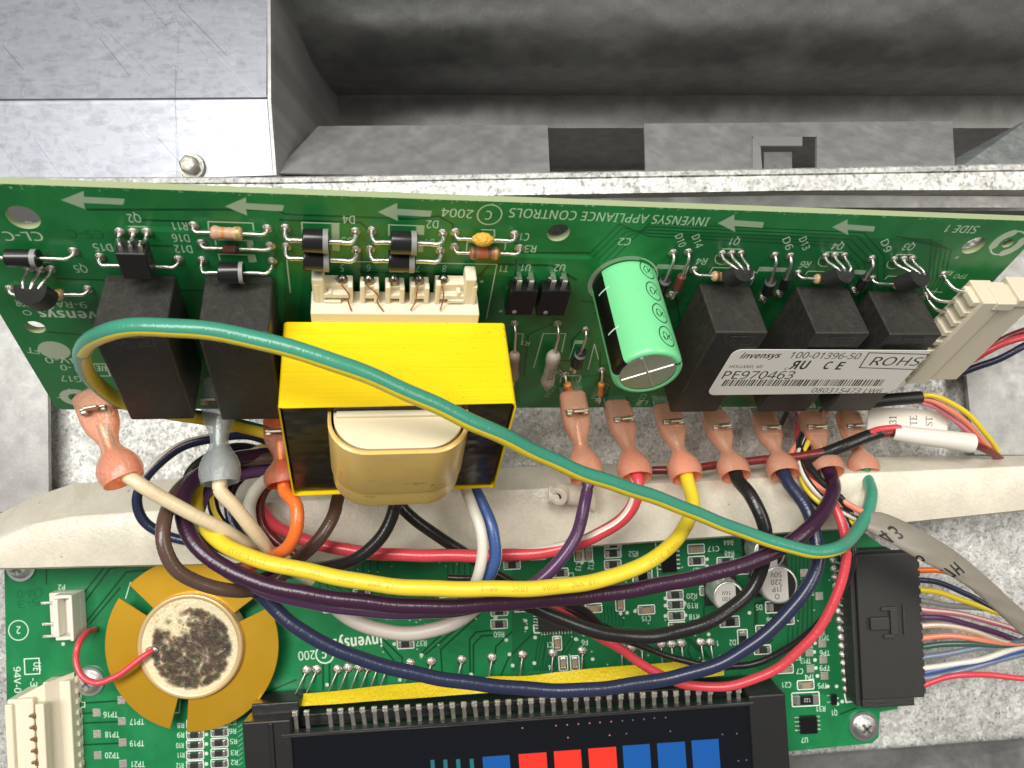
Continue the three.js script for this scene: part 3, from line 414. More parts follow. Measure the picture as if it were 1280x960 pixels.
// --- green capacitor
{
  const d = U.rise(779, 352, 467), c = U.loc(779, 352), front = U.world(V(c.x, c.y, d)), r = 45 / (F / (CAM - front.y));
  const cv = document.createElement('canvas'); cv.width = 1024; cv.height = 512; const k = cv.getContext('2d');
  k.fillStyle = '#79d596'; k.fillRect(0, 0, 1024, 512); k.fillStyle = '#0b0c0b'; k.fillRect(0, 0, 105, 512); k.fillStyle = '#c4e6cf'; for (const y of [120, 330]) k.fillRect(50, y, 75, 7);
  for (let i = 0; i < 90; i++) { k.fillStyle = `rgba(20,60,40,${rr(0.1, 0.6)})`; k.beginPath(); k.arc(rr(160, 1024), rr(0, 512), rr(0.6, 2.2), 0, 7); k.fill(); }
  k.strokeStyle = '#12301f'; k.fillStyle = '#12301f';
  for (let i = 0; i < 4; i++) { const y = 62 + i * 118, x = 340; k.lineWidth = 5; k.beginPath(); k.ellipse(x, y, 42, 48, 0, 0, 7); k.stroke(); k.lineWidth = 4; k.beginPath(); for (let j = 0; j < 26; j++) { const t = j / 25; k.lineTo(x - 26 + 52 * t + 8 * Math.sin(t * 19), y + 22 * Math.sin(t * 14 + i * 0.1) * (1 - 0.5 * t)); } k.stroke(); }
  k.save(); k.translate(430, 8); k.rotate(Math.PI / 2); k.font = 'bold 30px sans-serif'; k.fillText('GENTEC 85°C  35V 2200µF  35V 2200µF', 0, 0); k.font = '24px sans-serif'; k.fillText('85°C M  GENTEC  1000 HRS', 20, -38); k.restore();
  const t = new THREE.CanvasTexture(cv); t.colorSpace = THREE.SRGBColorSpace; t.wrapS = THREE.RepeatWrapping;
  const CAPPHI = Math.PI * 0.95 - 1.2; const sleeve = new THREE.LatheGeometry([[r * 0.9, 0.4], [r, 0.9], [r, 2.2], [r * 0.985, 2.6], [r, 3.1], [r, d - 1.5], [r * 0.985, d - 0.55], [r * 0.93, d - 0.1], [r * 0.86, d], [r * 0.8, d - 0.15]].map(q => new THREE.Vector2(...q)), 64, CAPPHI, Math.PI * 2);
  { const p = sleeve.attributes.position, uv = sleeve.attributes.uv; for (let i = 0; i < p.count; i++) uv.setXY(i, 0.478 - uv.getX(i), 0); for (let i = 0; i < p.count; i++) uv.setY(i, 1 - (0.02 + 0.96 * p.getY(i) / d)); }
  sleeve.rotateX(Math.PI / 2);
  const m = obj('electrolytic_capacitor', sleeve, mat([1, 1, 1], 0.3, 0, { map: t }), ug, V(c.x, c.y, 0)); m.userData.label = 'large green sleeved capacitor with a black stripe';
  obj('end_cap', cyl(r * 0.84, r * 0.84, 0.6, 40).rotateX(Math.PI / 2).translate(0, 0, d - 0.55), mat([0.72, 0.69, 0.58], 0.34, 1, { bumpMap: repeat(grain, 12), bumpScale: 0.00015 }), m);
  for (const a of [0.5, 0.5 + Math.PI / 2]) obj('vent_rib', cyl(0.28, 0.28, r * 1.5, 8).rotateZ(a).translate(0, 0, d - 0.24), mat([0.7, 0.68, 0.6], 0.5, 1), m);
}
// --- yellow wrapped transformer
const TR = {};
{
  const d0 = 7.5, a = U.loc(354, 402.5, d0), b = U.loc(632, 402.5, d0), k = (() => { const w = U.world(a), s = (506 - 480) / F; return (s * (CAM - w.y) - w.z) / (U.Z.z + s * U.Z.y); })(), d1 = d0 + k;
  const bot = U.loc(500, 612, d1).y, w = b.x - a.x, h = a.y - bot; Object.assign(TR, { d0, d1, a, b, bot, w, h });
  const tape = (() => { const c = document.createElement('canvas'); c.width = 512; c.height = 256; const q = c.getContext('2d'); q.fillStyle = '#f2cf12'; q.fillRect(0, 0, 512, 256); for (let i = 0; i < 150; i++) { q.fillStyle = `rgba(${rnd() < 0.6 ? '160,120,10' : '255,240,120'},${rr(0.03, 0.13)})`; q.fillRect(rr(-200, 400), rr(0, 256), rr(60, 600), rr(0.5, 2.0)); } for (let i = 0; i < 80; i++) { q.fillStyle = `rgba(90,60,10,${rr(0.3, 0.8)})`; q.beginPath(); q.arc(512 - Math.pow(rnd(), 1.5) * 300, Math.pow(rnd(), 2) * 250, rr(0.5, 1.4), 0, 7); q.fill(); } const t = new THREE.CanvasTexture(c); t.colorSpace = THREE.SRGBColorSpace; return t; })();
  const yel = mat([1, 1, 1], 0.33, 0, { map: tape, bumpMap: tape, bumpScale: 0.0001 });
  // the tape is a band round the stack: four walls with rounded corners, a little longer than the stack
  const ring = (o) => { const s = [], R = 0.9; const c = [[w / 2 + o, h / 2 + o], [-w / 2 - o, h / 2 + o], [-w / 2 - o, -h / 2 - o], [w / 2 + o, -h / 2 - o]]; c.forEach(([x, y], i) => { for (let j = 0; j <= 4; j++) { const an = i * Math.PI / 2 + j / 4 * Math.PI / 2; s.push([x - Math.sign(x) * R + R * Math.cos(an), y - Math.sign(y) * R + R * Math.sin(an)]); } }); return s; };
  const band = (() => { const outer = ring(0), rows = [[], [], [], []]; for (const [x, y] of [...outer, outer[0]]) { const wob = 0.3 * Math.sin(x * 0.5 + y) + 0.15 * Math.sin(x * 1.7); rows[0].push(V(x * 0.985, y * 0.985, d1 + 0.5 + wob)); rows[1].push(V(x, y, d1 + 0.55 + wob)); rows[2].push(V(x, y, d0)); rows[3].push(V(x * 0.97, y * 0.97, d0)); } const g = skin(rows, 0.5); const p = g.attributes.position, uv = g.attributes.uv; for (let i = 0; i < p.count; i++) uv.setXY(i, (p.getX(i) + w / 2) / w, 1 - (p.getZ(i) - d0) / (d1 - d0 + 0.8)); return g; })();
  const m = obj('transformer', band, yel, ug, V(a.x + w / 2, a.y - h / 2, 0)); m.userData.label = 'transformer wrapped in bright yellow tape';
  const core = mat([0.02, 0.018, 0.014], 0.27, 0.2, { bumpMap: repeat(grain, 8), bumpScale: 0.0004 });
  for (let i = 0; i < 3; i++) obj('core_plate', box(w - 1.2, h - 1.2, (d1 - d0 - 0.4) / 3 - 0.12, 0, 0, d0 + 0.2 + (i + 0.5) * (d1 - d0 - 0.4) / 3, 0.2), core, m);
  // coil: a rounded sleeve of tape round the bobbin, standing out of the front
  const cl = U.loc(405, 530, d1 + 9), cr = U.loc(597, 530, d1 + 9), off = V(a.x + w / 2, a.y - h / 2, 0);
  const cx = (cl.x + cr.x) / 2 - off.x, hw = (cr.x - cl.x) / 2, y1 = h / 2 - 3.2, y0 = U.loc(500, 634, d1 + 9).y - off.y;
  TR.coil = { x: cx + off.x, y0: y0 + off.y, y1: y1 + off.y, hw };
  const prof = (k2, dz) => { const s = [], R = 7.5 - (1 - k2) * 3; const X = hw * k2, Z1 = d1 + 9.4 - dz; for (let j = 0; j <= 10; j++) { const an = Math.PI - j / 10 * Math.PI / 2; s.push([cx - X + R + R * Math.cos(an), Z1 - R + R * Math.sin(an)]); } for (let j = 0; j <= 10; j++) { const an = Math.PI / 2 - j / 10 * Math.PI / 2; s.push([cx + X - R + R * Math.cos(an), Z1 - R + R * Math.sin(an)]); } return [[cx - X, d1 - 1.5], ...s, [cx + X, d1 - 1.5]]; };
  const rowAt = (y, k2, dz) => prof(k2, dz).map(q => V(q[0], y, q[1]));
  const tapeCol = (() => { const c = document.createElement('canvas'); c.width = 256; c.height = 256; const q = c.getContext('2d'); q.fillStyle = '#ebc674'; q.fillRect(0, 0, 256, 256); for (let i = 0; i < 60; i++) { q.fillStyle = `rgba(${rnd() < 0.5 ? '170,120,50' : '245,225,165'},${rr(0.02, 0.06)})`; q.beginPath(); q.ellipse(rr(0, 256), rr(0, 256), rr(6, 30), rr(4, 24), 0, 0, 7); q.fill(); } for (let i = 0; i < 26; i++) { q.fillStyle = `rgba(120,66,20,${rr(0.1, 0.35)})`; q.beginPath(); q.ellipse(rr(20, 240), i < 14 ? rr(90, 150) : rr(170, 215), rr(1, 9), rr(1, 4), 0, 0, 7); q.fill(); } const t = new THREE.CanvasTexture(c); t.colorSpace = THREE.SRGBColorSpace; return t; })();
  const yb = y0 + (y1 - y0) * 0.3;
  const wrap = skin([rowAt(y1 - 3, 0.95, 1), rowAt(y1, 0.955, 0.9), rowAt(y1 + 0.3, 0.98, 0.4), rowAt(y1, 1, 0), rowAt(yb + 0.5, 1, 0), rowAt(yb + 0.2, 0.996, 0.1), rowAt(yb - 0.1, 0.985, 0.35), rowAt(y0 + 1.6, 0.98, 0.45), rowAt(y0 + 0.4, 0.96, 0.8), rowAt(y0, 0.92, 1.6), rowAt(y0, 0.4, 6)], 0.6);
  { const p = wrap.attributes.position, uv = wrap.attributes.uv; for (let i = 0; i < p.count; i++) uv.setXY(i, (p.getX(i) - cx) / hw / 2 + 0.5, (p.getY(i) - y0) / (y1 - y0)); }
  obj('coil_wrap', wrap, mat([1, 1, 1], 0.3, 0, { map: tapeCol, clearcoat: 0.3, clearcoatRoughness: 0.25 }), m);
  const fl = prof(0.92, 1.4);
  const flange = extrude(fl, 1.6, 0.2).rotateX(Math.PI / 2).translate(0, y1 - 0.4, 0);
  obj('bobbin_flange', flange, mat([0.78, 0.68, 0.47], 0.42), m);
  obj('bobbin_lip', box(hw * 1.72, 1.3, 1.4, cx - 0.3, y1 - 0.1, d1 + 0.4, 0.3), mat([0.78, 0.7, 0.52], 0.42), m);
  for (const s of [-1, 1]) obj('ejector_mark', new THREE.TorusGeometry(1.7, 0.16, 8, 24).rotateX(Math.PI / 2), mat([0.74, 0.64, 0.43], 0.4), m, V(cx + s * hw * 0.62, y1 - 0.35, d1 + 4.2));
  // cream terminal strip at the back
  const bar0 = U.loc(388, 390, 6), bar1 = U.loc(600, 402, 6);
  const bob = mat([0.76, 0.68, 0.52], 0.42), L = (x, y, d) => U.loc(x, y, d).sub(off);
  const q0 = L(388, 391.5, 7.5), q1 = L(600, 391.5, 7.5);
  obj('bobbin_bar', box(q1.x - q0.x, 3.6, 6.2, (q0.x + q1.x) / 2, q0.y - 1.8, 4.4, 0.35), bob, m);
  const post = (x0, x1, y, more = []) => { const p = L(x0, y, 5), r = L(x1, y, 5), bt = q0.y - 0.4, ww = r.x - p.x; obj('bobbin_post', merge([box(ww, p.y - bt, 2.6, (p.x + r.x) / 2, (p.y + bt) / 2, 2.2, 0.25), box(1.0, p.y - bt + 1.2, 1.6, p.x + 0.5, (p.y + bt) / 2 + 0.6, 4.1, 0.25), box(1.0, p.y - bt + 0.8, 1.6, r.x - 0.5, (p.y + bt) / 2 + 0.4, 4.1, 0.25), box(ww * 0.9, 1.3, 1.5, (p.x + r.x) / 2, bt + 2.4, 4, 0.3), ...more]), bob, m); };
  const ear = (x, s) => { const p = L(x, 346, 4); return [box(2.4, 12.5, 4, p.x, p.y - 6.2, 2.8, 0.5), box(3.4, 1, 2, p.x + s * 2.6, p.y - 6.6, 4, 0.2), box(3.4, 1, 2, p.x + s * 2.6, p.y - 10.4, 4, 0.2), box(0.9, 1.6, 1.6, p.x + s * 2.2, p.y - 4.6, 4, 0.3)]; };
  post(392, 441, 362, ear(397, 1)); post(450, 474, 364); post(482, 506, 365); post(513, 537, 364); post(545, 597, 362, ear(589, -1));
  for (const x of [428, 461, 492.5, 523.5, 554]) { const p = L(x, 351, 2.5); obj('terminal_pin', new THREE.SphereGeometry(1, 16, 12).scale(1.15, 1.5, 1.1), mat([0.32, 0.29, 0.26], 0.28, 1), m, V(p.x, p.y, 2.4)); }
  const cu = mat([0.3, 0.1, 0.04], 0.4, 0.3); for (const [x0, y0p, x1, y1p] of [[427, 356, 440, 390], [459, 357, 480, 390], [522, 358, 513, 388], [553, 357, 550, 388]]) obj('winding_wire', sweep(smooth([L(x0, y0p, 4.4), L((x0 + x1) / 2 + 3, (y0p + y1p) / 2 - 4, 5.6), L((x0 + x1) / 2 + 2, (y0p + y1p) / 2 + 4, 5.6), L(x1, y1p, 7)], 16), 0.16, 6), cu, m);
}
// --- cream pin connector at the right end
{
  const p = [U.loc(1229, 379, 9.5), U.loc(1134, 480, 9.5)], ins = mat([0.7, 0.63, 0.49], 0.42), y1 = p[0].y, y0 = p[1].y, x0 = (p[0].x + p[1].x) / 2;
  const m = obj('pin_connector', merge([slab(x0, x0 + 5.6, y0, y1, 2.2, 9.5, 0.3), slab(x0 + 5.2, x0 + 15, y0 + 0.4, y1 - 0.3, 3, 8.6, 0.3), slab(x0 + 3.5, x0 + 8.5, y1 - 2.2, y1 + 0.3, 3, 9.9, 0.3), slab(x0 + 9.5, x0 + 30, y1 - 1.9, y1 + 0.6, 1.5, 9, 0.3)]), ins, ug); m.userData.label = 'cream pin connector at the right end';
  const n = 9; for (let i = 0; i < n; i++) { const y = y1 - 1.6 - (y1 - y0 - 3) * i / (n - 1); obj('connector_tooth', box(1.9, 1.7, 5.2, x0 - 0.7, y, 6.0, 0.3), ins, m); const e = V(x0 - 5.4 - (i % 2) * 2.6, y + 0.9, 0); obj('connector_pin', sweep(smooth([V(e.x, e.y, -0.4), V(e.x, e.y, 2.4), V(e.x + 1.2, e.y - 0.3, 4.4), V(x0 + 0.2, y, 4.6)], 12), 0.42, 8), tin, m); pad(U, m, e, 1.1); }
}
// --- faston tabs below the sleeves
const TAB = [[713, 484], [768, 496], [829, 500], [888, 508], [950, 511], [1008, 511], [1056, 509]].map(([x, y]) => U.loc(x, y));
for (const t of TAB) obj('spade_tab', box(6.3, 0.8, 9, 0, 0, 4.2, 0.2), tin, ug, V(t.x, t.y, 0));

// --- label stuck across the three right relays
{
  const d = U.rise(873, 352, 415.5) + 0.22, a = U.loc(920, 436.5, d), b = U.loc(1163, 441, d), c = U.loc(1098, 493, d), e = U.loc(886, 491, d);
  const x0 = (a.x + e.x) / 2 - 0.4, x1 = (b.x + c.x) / 2 + 1.5, y1 = a.y, y0 = (c.y + e.y) / 2;
  const pr = new Print(U, x0 - 0.2, y0 - 0.2, x1 + 0.2, y1 + 0.2, 22), k = pr.k; k.fillStyle = '#efece6'; k.fillRect(0, 0, 2048, 1024);
  const T = (s, p, q, h, st = '') => pr.text(s, p, q, h, '#1a1917', st, d);
  T('invensys', [923, 447.5], [973, 447], 2.0, 'italic bold'); T('100-01396-50', [984, 447], [1073, 448.5], 2.2); T('HOLLAND, MI', [910, 459.5], [952, 459.5], 1.1); T('PE970463', [899, 473], [990, 473], 3.0); T('080315473 LW6', [1012, 490], [1100, 491], 1.9);
  T('ROHS', [1083, 456], [1147, 456.5], 3.2); { const q = [[1074, 459], [1146, 461.5], [1160, 442.5], [1086, 440.5], [1074, 459]].map(v => [...v, d]); pr.line(q, 0.3, '#1a1917'); }
  T('ЯU', [985, 461], [1008, 461], 3.3, 'bold'); T('c', [979, 462], [983, 462], 1.2); T('C', [1026, 461], [1035, 461], 3.0, 'bold'); T('E', [1041, 461.5], [1051, 461.5], 3.0, 'bold');
  let x = 901; while (x < 1100) { const w = [0.7, 1.1, 1.6, 2.1][Math.floor(rnd() * 4)]; pr.poly([[x + 6, 474, d], [x + 6 + w, 474, d], [x + w, 482, d], [x, 482, d]].map(v => v), '#1a1917'); x += w + rr(0.9, 2.6); }
  const R = 2.2, s = new THREE.Shape(); s.moveTo(x0 + R, y0); s.lineTo(x1 - R, y0); s.absarc(x1 - R, y0 + R, R, -Math.PI / 2, 0); s.lineTo(x1, y1 - 0.5); s.lineTo(x0 + R, y1); s.absarc(x0 + R, y1 - R, R, Math.PI / 2, Math.PI); s.lineTo(x0, y0 + R); s.absarc(x0 + R, y0 + R, R, Math.PI, Math.PI * 1.5);
  const g = pr.uv(new THREE.ExtrudeGeometry(s, { depth: 0.12, bevelEnabled: false, curveSegments: 10 })).translate(0, 0, 0);
  const o = U.world(V((x0 + x1) / 2, y0, d)); g.translate(-(x0 + x1) / 2, -y0, 0);
  const m = obj('barcode_label', g, mat([1, 1, 1], 0.42, 0, { map: pr.tex() }), null, o, ug.quaternion); tag(m, 'white printed barcode label stuck across three black relays', 'label');
}

// ---------------------------------------------------------------- lower circuit board, lying flat
const LB = new Board(P(560, 820, 0), V(1, 0, -0.052), V(0, 1, 0));
{
  const x0 = -136, x1 = 138, y0 = -48, y1 = 44, S = 7.4, pr = new Print(LB, x0, y0, x1, y1, S), k = pr.k;
  k.fillStyle = '#1c7a48'; k.fillRect(0, 0, pr.c.width, pr.c.height);
  for (let i = 0; i < 900; i++) { const a = rr(0.02, 0.06); k.fillStyle = rnd() < 0.5 ? `rgba(90,190,120,${a})` : `rgba(0,50,20,${a})`; k.beginPath(); k.ellipse(rr(0, 2048), rr(0, 680), rr(8, 90), rr(6, 30), rr(0, 3), 0, 7); k.fill(); }
  const gap = '#0c4426', gl = (pts, w = 0.5) => pr.line(pts, w, gap), Wt = '#e6ece0';
  pr.poly([[640, 680], [1060, 660], [1060, 880], [930, 830], [640, 840]], '#17683c');
  // traces
  gl([[98, 750], [132, 707]]); gl([[104, 755], [138, 710], [175, 706]]); gl([[98, 790], [158, 715], [190, 712]]); gl([[112, 780], [150, 735]]); gl([[58, 690], [58, 730]], 0.35);
  gl([[150, 876], [105, 879]]); gl([[150, 902], [105, 904]]); gl([[150, 929], [105, 931]]); gl([[118, 891], [104, 892]]);
  gl([[480, 800], [503, 822], [503, 834]]); gl([[470, 798], [492, 825]]); gl([[590, 770], [532, 818]]); gl([[560, 785], [528, 816]]); gl([[600, 768], [551, 812], [553, 842]]); gl([[615, 788], [595, 790], [587, 800], [588, 845]]); gl([[618, 794], [602, 795], [592, 806], [592, 842]]);
  gl([[640, 790], [620, 808], [618, 830]]); gl([[668, 790], [636, 822], [624, 850]]); for (let i = 0; i < 11; i++) gl([[681 + i * 4, 788], [681 + i * 4 - (i < 4 ? 6 : 0), 796], [671 + i * 3.6, 812 + (i % 3) * 6], [668 + i * 3.4, 838]], 0.3);
  for (let i = 0; i < 7; i++) gl([[750 + i * 4.6, 758], [752 + i * 4.6, 775 + i], [738 + i * 4, 795]], 0.3);
  for (let i = 0; i < 6; i++) { gl([[850 + i * 5, 780], [850 + i * 5, 790 + i * 3], [870 + i * 4, 812 + i * 3]], 0.35); gl([[990 + i * 5, 690], [990 + i * 5, 750], [985 + i * 6, 790], [985 + i * 6, 815]], 0.35); } gl([[898, 690], [925, 690], [932, 700]]); gl([[890, 735], [880, 760], [880, 790]]);
  for (let i = 0; i < 9; i++) gl([[400 + i * 9, 700], [400 + i * 9, 735 - i * 2], [440 + i * 9, 768 - i * 2]], 0.35); for (let i = 0; i < 5; i++) gl([[560 + i * 7, 705], [560 + i * 7, 725 + i * 3], [520 + i * 6, 755 + i * 3]], 0.35);
  gl([[862, 800], [860, 815], [868, 830]]); gl([[945, 755], [958, 752], [965, 760], [964, 800], [950, 808], [945, 800], [945, 755]], 1.2); gl([[1070, 885], [1050, 893]]); gl([[404, 830], [404, 862]]); gl([[412, 830], [412, 862]]); gl([[370, 850], [318, 872]]);
  pr.poly([[342, 780], [370, 772], [376, 792], [352, 800]], '#2a8a55');
  // silkscreen
  const nm = (s, x, y, w, h = 1.7) => pr.text(s, [x + w / 2, y - 3.5], [x - w / 2, y - 3.2], h, Wt);
  nm('P2', 77, 734, 10, 1.5); pr.dot(23, 788, 2.9, Wt, 0.3); pr.text('2', [26, 783], [20, 783], 2.2, Wt); pr.rect(40, 833, 4.4, 4.6, Wt, 0.35); pr.text('UE', [42, 827], [41.5, 839], 2.2, Wt); pr.text('-3-0', [38, 847], [38, 872], 2, Wt); pr.text('94V-0', [17, 833], [18, 867], 2, Wt);
  pr.text('CM-D', [54, 735], [20, 738], 2.4, '#135c35'); pr.text('5-3', [50, 747], [20, 752], 2.2, '#115a32'); nm('P1', 90, 850, 9, 1.4); pr.line([[70, 855], [83, 854], [83, 860], [70, 861], [70, 855]], 0.3, Wt);
  pr.line([[101, 868], [102, 878], [106, 878], [106, 884], [102, 884], [105, 1000]], 0.3, Wt); pr.line([[157, 748], [163, 728], [184, 745]], 0.3, Wt); pr.line([[226, 870], [224, 891], [217, 891]], 0.3, Wt);
  for (const [s, x, y] of [['TP16', 138, 893], ['TP17', 171, 902], ['TP18', 140, 918], ['TP19', 171, 929], ['TP20', 140, 944], ['TP21', 172, 955]]) nm(s, x, y, 18, 1.7);
  for (const [s, x, y] of [['R8', 226, 907], ['R9', 226, 919], ['R10', 225, 932], ['R11', 226, 944], ['R12', 225, 957], ['R7', 291, 903], ['R6', 291, 914], ['R5', 292, 927], ['R3', 293, 941], ['R2', 293, 953]]) nm(s, x, y, 10, 1.5);
  pr.text('invensys', [478, 793], [414, 799], 3.4, '#eef2e6', 'bold'); pr.dot(406, 818, 2.6, Wt, 0.45); pr.text('C', [409, 815], [402, 815], 1.9, Wt, 'bold'); pr.text('200', [394, 813], [372, 815], 2.6, Wt);
  for (const [s, x, y, w] of [['R37', 527, 804, 14], ['R60', 624, 793, 14], ['C1', 687, 806, 8], ['F6', 731, 803, 9], ['C15', 808, 773, 12], ['U3', 739, 774, 9], ['R52', 792, 692, 13], ['C17', 892, 686, 15], ['R27', 871, 713, 12], ['R44', 911, 678, 13], ['R48', 912, 692, 13], ['R20', 865, 745, 14], ['R19', 866, 757, 14], ['R18', 868, 771, 14], ['R46', 965, 775, 14], ['D5', 949, 759, 9], ['D2', 916, 803, 9], ['1', 897, 804, 4], ['C21', 983, 856, 13], ['C7', 1000, 839, 9], ['TP14', 1030, 797, 13], ['TP2', 1013, 741, 10], ['TP7', 1011, 806, 11], ['TP6', 1031, 816, 13], ['TP13', 1007, 826, 13], ['TP9', 1031, 835, 13], ['TP4', 1012, 846, 12], ['TP5', 1028, 857, 12], ['R31', 1026, 886, 13], ['Q1', 1043, 891, 8], ['U7', 1006, 925, 9], ['C22', 711, 719, 14], ['Q2', 486, 771, 9], ['CA1', 414, 760, 12], ['14', 689, 834, 7], ['R35', 996, 822, 12]]) nm(s, x, y, w, 1.6);
  pr.text('C13', [721, 702], [719, 713], 1.6, Wt); pr.text('C12', [736, 701], [735, 712], 1.6, Wt);
  pr.line([[819, 672], [823, 728]], 0.3, Wt); pr.line([[338, 888], [338, 870], [373, 866]], 0.35, Wt); pr.line([[347, 890], [347, 882], [372, 880]], 0.35, Wt); pr.line([[1056, 868], [1058, 878], [1066, 877]], 0.5, Wt); pr.line([[667, 782], [668, 791], [674, 791], [681, 786]], 0.45, Wt);
  for (const [x, y] of [[657, 776], [658, 785], [669, 797], [720, 799], [730, 793], [633, 800], [637, 818], [641, 832], [668, 829], [741, 824], [776, 767], [784, 766], [794, 764], [527, 819], [500, 850], [589, 843], [409, 856], [886, 793], [937, 766], [923, 820], [901, 821], [832, 748], [832, 757], [832, 770], [856, 754], [857, 769], [884, 699], [884, 708], [920, 700], [1013, 715], [619, 773], [620, 772], [493, 805], [79, 805], [258, 918], [258, 930], [258, 942], [258, 955], [1035, 858], [1046, 858], [1053, 877], [1047, 880], [740, 701], [728, 703], [812, 728], [1019, 804], [1018, 815], [1019, 825], [1020, 835], [1022, 845]]) { pr.dot(x, y, 0.55, '#d6dccb'); }
  for (let i = 0; i < 150; i++) pr.dot(rr(400, 1040), rr(690, 840), 0.25, '#b9c7b2');
  for (let i = 0; i < 9; i++) pr.line([[303, 905 + i * 6], [298, 909 + i * 6]], 0.3, '#7fb093');
  const q = (a, b) => { const v = LB.loc(a, b); return [v.x, v.y]; };
  const out = [q(5, 690), q(11, 1010), q(1000, 938), q(1090, 929), q(1098, 922), q(1100, 890), q(1122, 886), q(1128, 700), q(1058, 650)];
  const hole = (a, b, r) => { const v = LB.loc(a, b); return [v.x, v.y, r]; };
  const g = pr.uv(extrude(out.reverse(), 1.6, 0, [hole(27, 712, 2), hole(113, 852, 2), hole(1079, 907, 2)]).translate(0, 0, -1.6));
  LB.group('circuit_board', 'flat green circuit board with a brass sounder disc and a black display', 'circuit board');
  const m = new THREE.Mesh(mm(g), [mat([1, 1, 1], 0.3, 0, { map: pr.tex() }), mat([0.45, 0.5, 0.3], 0.8)]); m.name = 'substrate'; m.castShadow = m.receiveShadow = true; LB.g.add(m);
}
const lg = LB.g;
// spacers that carry the board (a little shows past the notch)
for (const [x, y] of [[27, 712], [113, 852], [1079, 907]]) { const q = LB.loc(x, y); obj('spacer', cyl(3.4, 3.4, 7, 20).rotateX(Math.PI / 2), steel, lg, V(q.x, q.y, -5.2)); }
// --- surface mounted parts
const outlineMat = mat([0.84, 0.85, 0.8], 0.6), chipEnd = mat([0.72, 0.71, 0.68], 0.3, 0.9), chipBlack = mat([0.03, 0.03, 0.03], 0.35), chipTan = mat([0.34, 0.24, 0.15], 0.5);
const chipGeo = {};
function chip(x, y, w, h, vertical, body = chipBlack, name = 'chip_resistor', outline = true) {   // w x h in picture pixels over the printed frame
  const s = (CAM / F), L = w * s, T = h * s, key = L.toFixed(2) + T.toFixed(2) + outline;
  const G = chipGeo[key] ??= { body: box(L * 0.5, T * 0.66, 0.75, 0, 0, 0.42, 0.08), end: merge([-1, 1].map(q => merge([box(L * 0.15, T * 0.68, 0.8, q * L * 0.31, 0, 0.42, 0.1), box(L * 0.12, T * 0.6, 0.25, q * L * 0.42, 0, 0.12, 0.08)]))), frame: merge([cube(L, 0.3, 0.06, 0, T / 2, 0.02), cube(L, 0.3, 0.06, 0, -T / 2, 0.02), cube(0.3, T - 0.3, 0.06, L / 2, 0, 0.02), cube(0.3, T - 0.3, 0.06, -L / 2, 0, 0.02)]) };
  const m = obj(name, G.body, body, lg, LB.loc(x, y), new THREE.Quaternion().setFromAxisAngle(UP, vertical ? Math.PI / 2 : 0));
  obj('end_contacts', G.end, chipEnd, m); if (outline) obj('printed_frame', G.frame, outlineMat, m);
  return m;
}
for (const y of [905, 918, 930.5, 943.5, 956]) chip(244, y, 21, 10.5); for (const y of [903, 915, 928, 941, 954]) chip(274.5, y, 21, 10.5);
for (const [x, y] of [[507, 805], [624, 780], [624, 764], [653.5, 759], [766, 680], [766, 691.5], [766, 705.5], [870.6, 701], [906.6, 702], [843.5, 743.5], [844.4, 755.8], [845.3, 769.5], [982, 775], [846, 783], [906, 717], [672, 694], [640, 706], [845, 730], [752, 738], [786, 736], [885, 738], [955, 787], [953, 812], [930, 712], [600, 742], [560, 752], [452, 742], [700, 716]]) chip(x, y, 20.5, 11);
for (const [x, y] of [[808, 762], [870, 686], [981, 836], [1007, 856], [742, 760]]) chip(x, y, 20.5, 11, false, chipTan, 'chip_capacitor');
for (const [x, y] of [[775, 755], [696.5, 804], [704, 829], [718.5, 828.5], [723, 693], [735, 692.5], [409, 757]]) chip(x, y, 17.5, 10.5, true, chipTan, 'chip_capacitor');
{ const m = chip(1007, 874, 34, 17); m.userData.label = 'large chip resistor marked 122'; const c = document.createElement('canvas'); c.width = 128; c.height = 64; const k = c.getContext('2d'); k.fillStyle = '#161616'; k.fillRect(0, 0, 128, 64); k.fillStyle = '#d8d8d2'; k.font = '44px sans-serif'; k.save(); k.translate(108, 16); k.rotate(Math.PI); k.fillText('122', 0, 0); k.restore(); const t = new THREE.CanvasTexture(c); t.colorSpace = THREE.SRGBColorSpace; obj('printed_value', new THREE.PlaneGeometry(3.7, 2.3).translate(0, 0, 0.83), mat([1, 1, 1], 0.4, 0, { map: t }), m); }
const diodeChip = (x, y, w, h, v) => { const m = chip(x, y, w, h, v, mat([0.015, 0.015, 0.015], 0.3), 'chip_diode'); return m; };
diodeChip(974, 758.5, 34, 14); diodeChip(928.4, 800, 26, 12, true); diodeChip(912, 777, 24, 13); chip(803, 720, 24, 16, false, blackGloss, 'chip_diode');
// --- test pads
const padFlat = mat([0.62, 0.6, 0.54], 0.38, 0.8, { bumpMap: repeat(grain, 6), bumpScale: 0.00005 }), padGeo = box(2.3, 2.3, 0.16, 0, 0, 0.05, 0.05);
for (const [x, y] of [[152, 875], [121, 890.7], [152.6, 901.4], [121.7, 917.4], [153.5, 928], [122.4, 944], [154, 954.7], [1027.7, 804.4], [1011.6, 815.6], [1029, 824.4], [1013, 835.7], [1030.4, 844.7], [1005, 716], [1006, 737], [1026, 790], [1024, 745]]) obj('test_pad', padGeo, padFlat, lg, LB.loc(x, y));
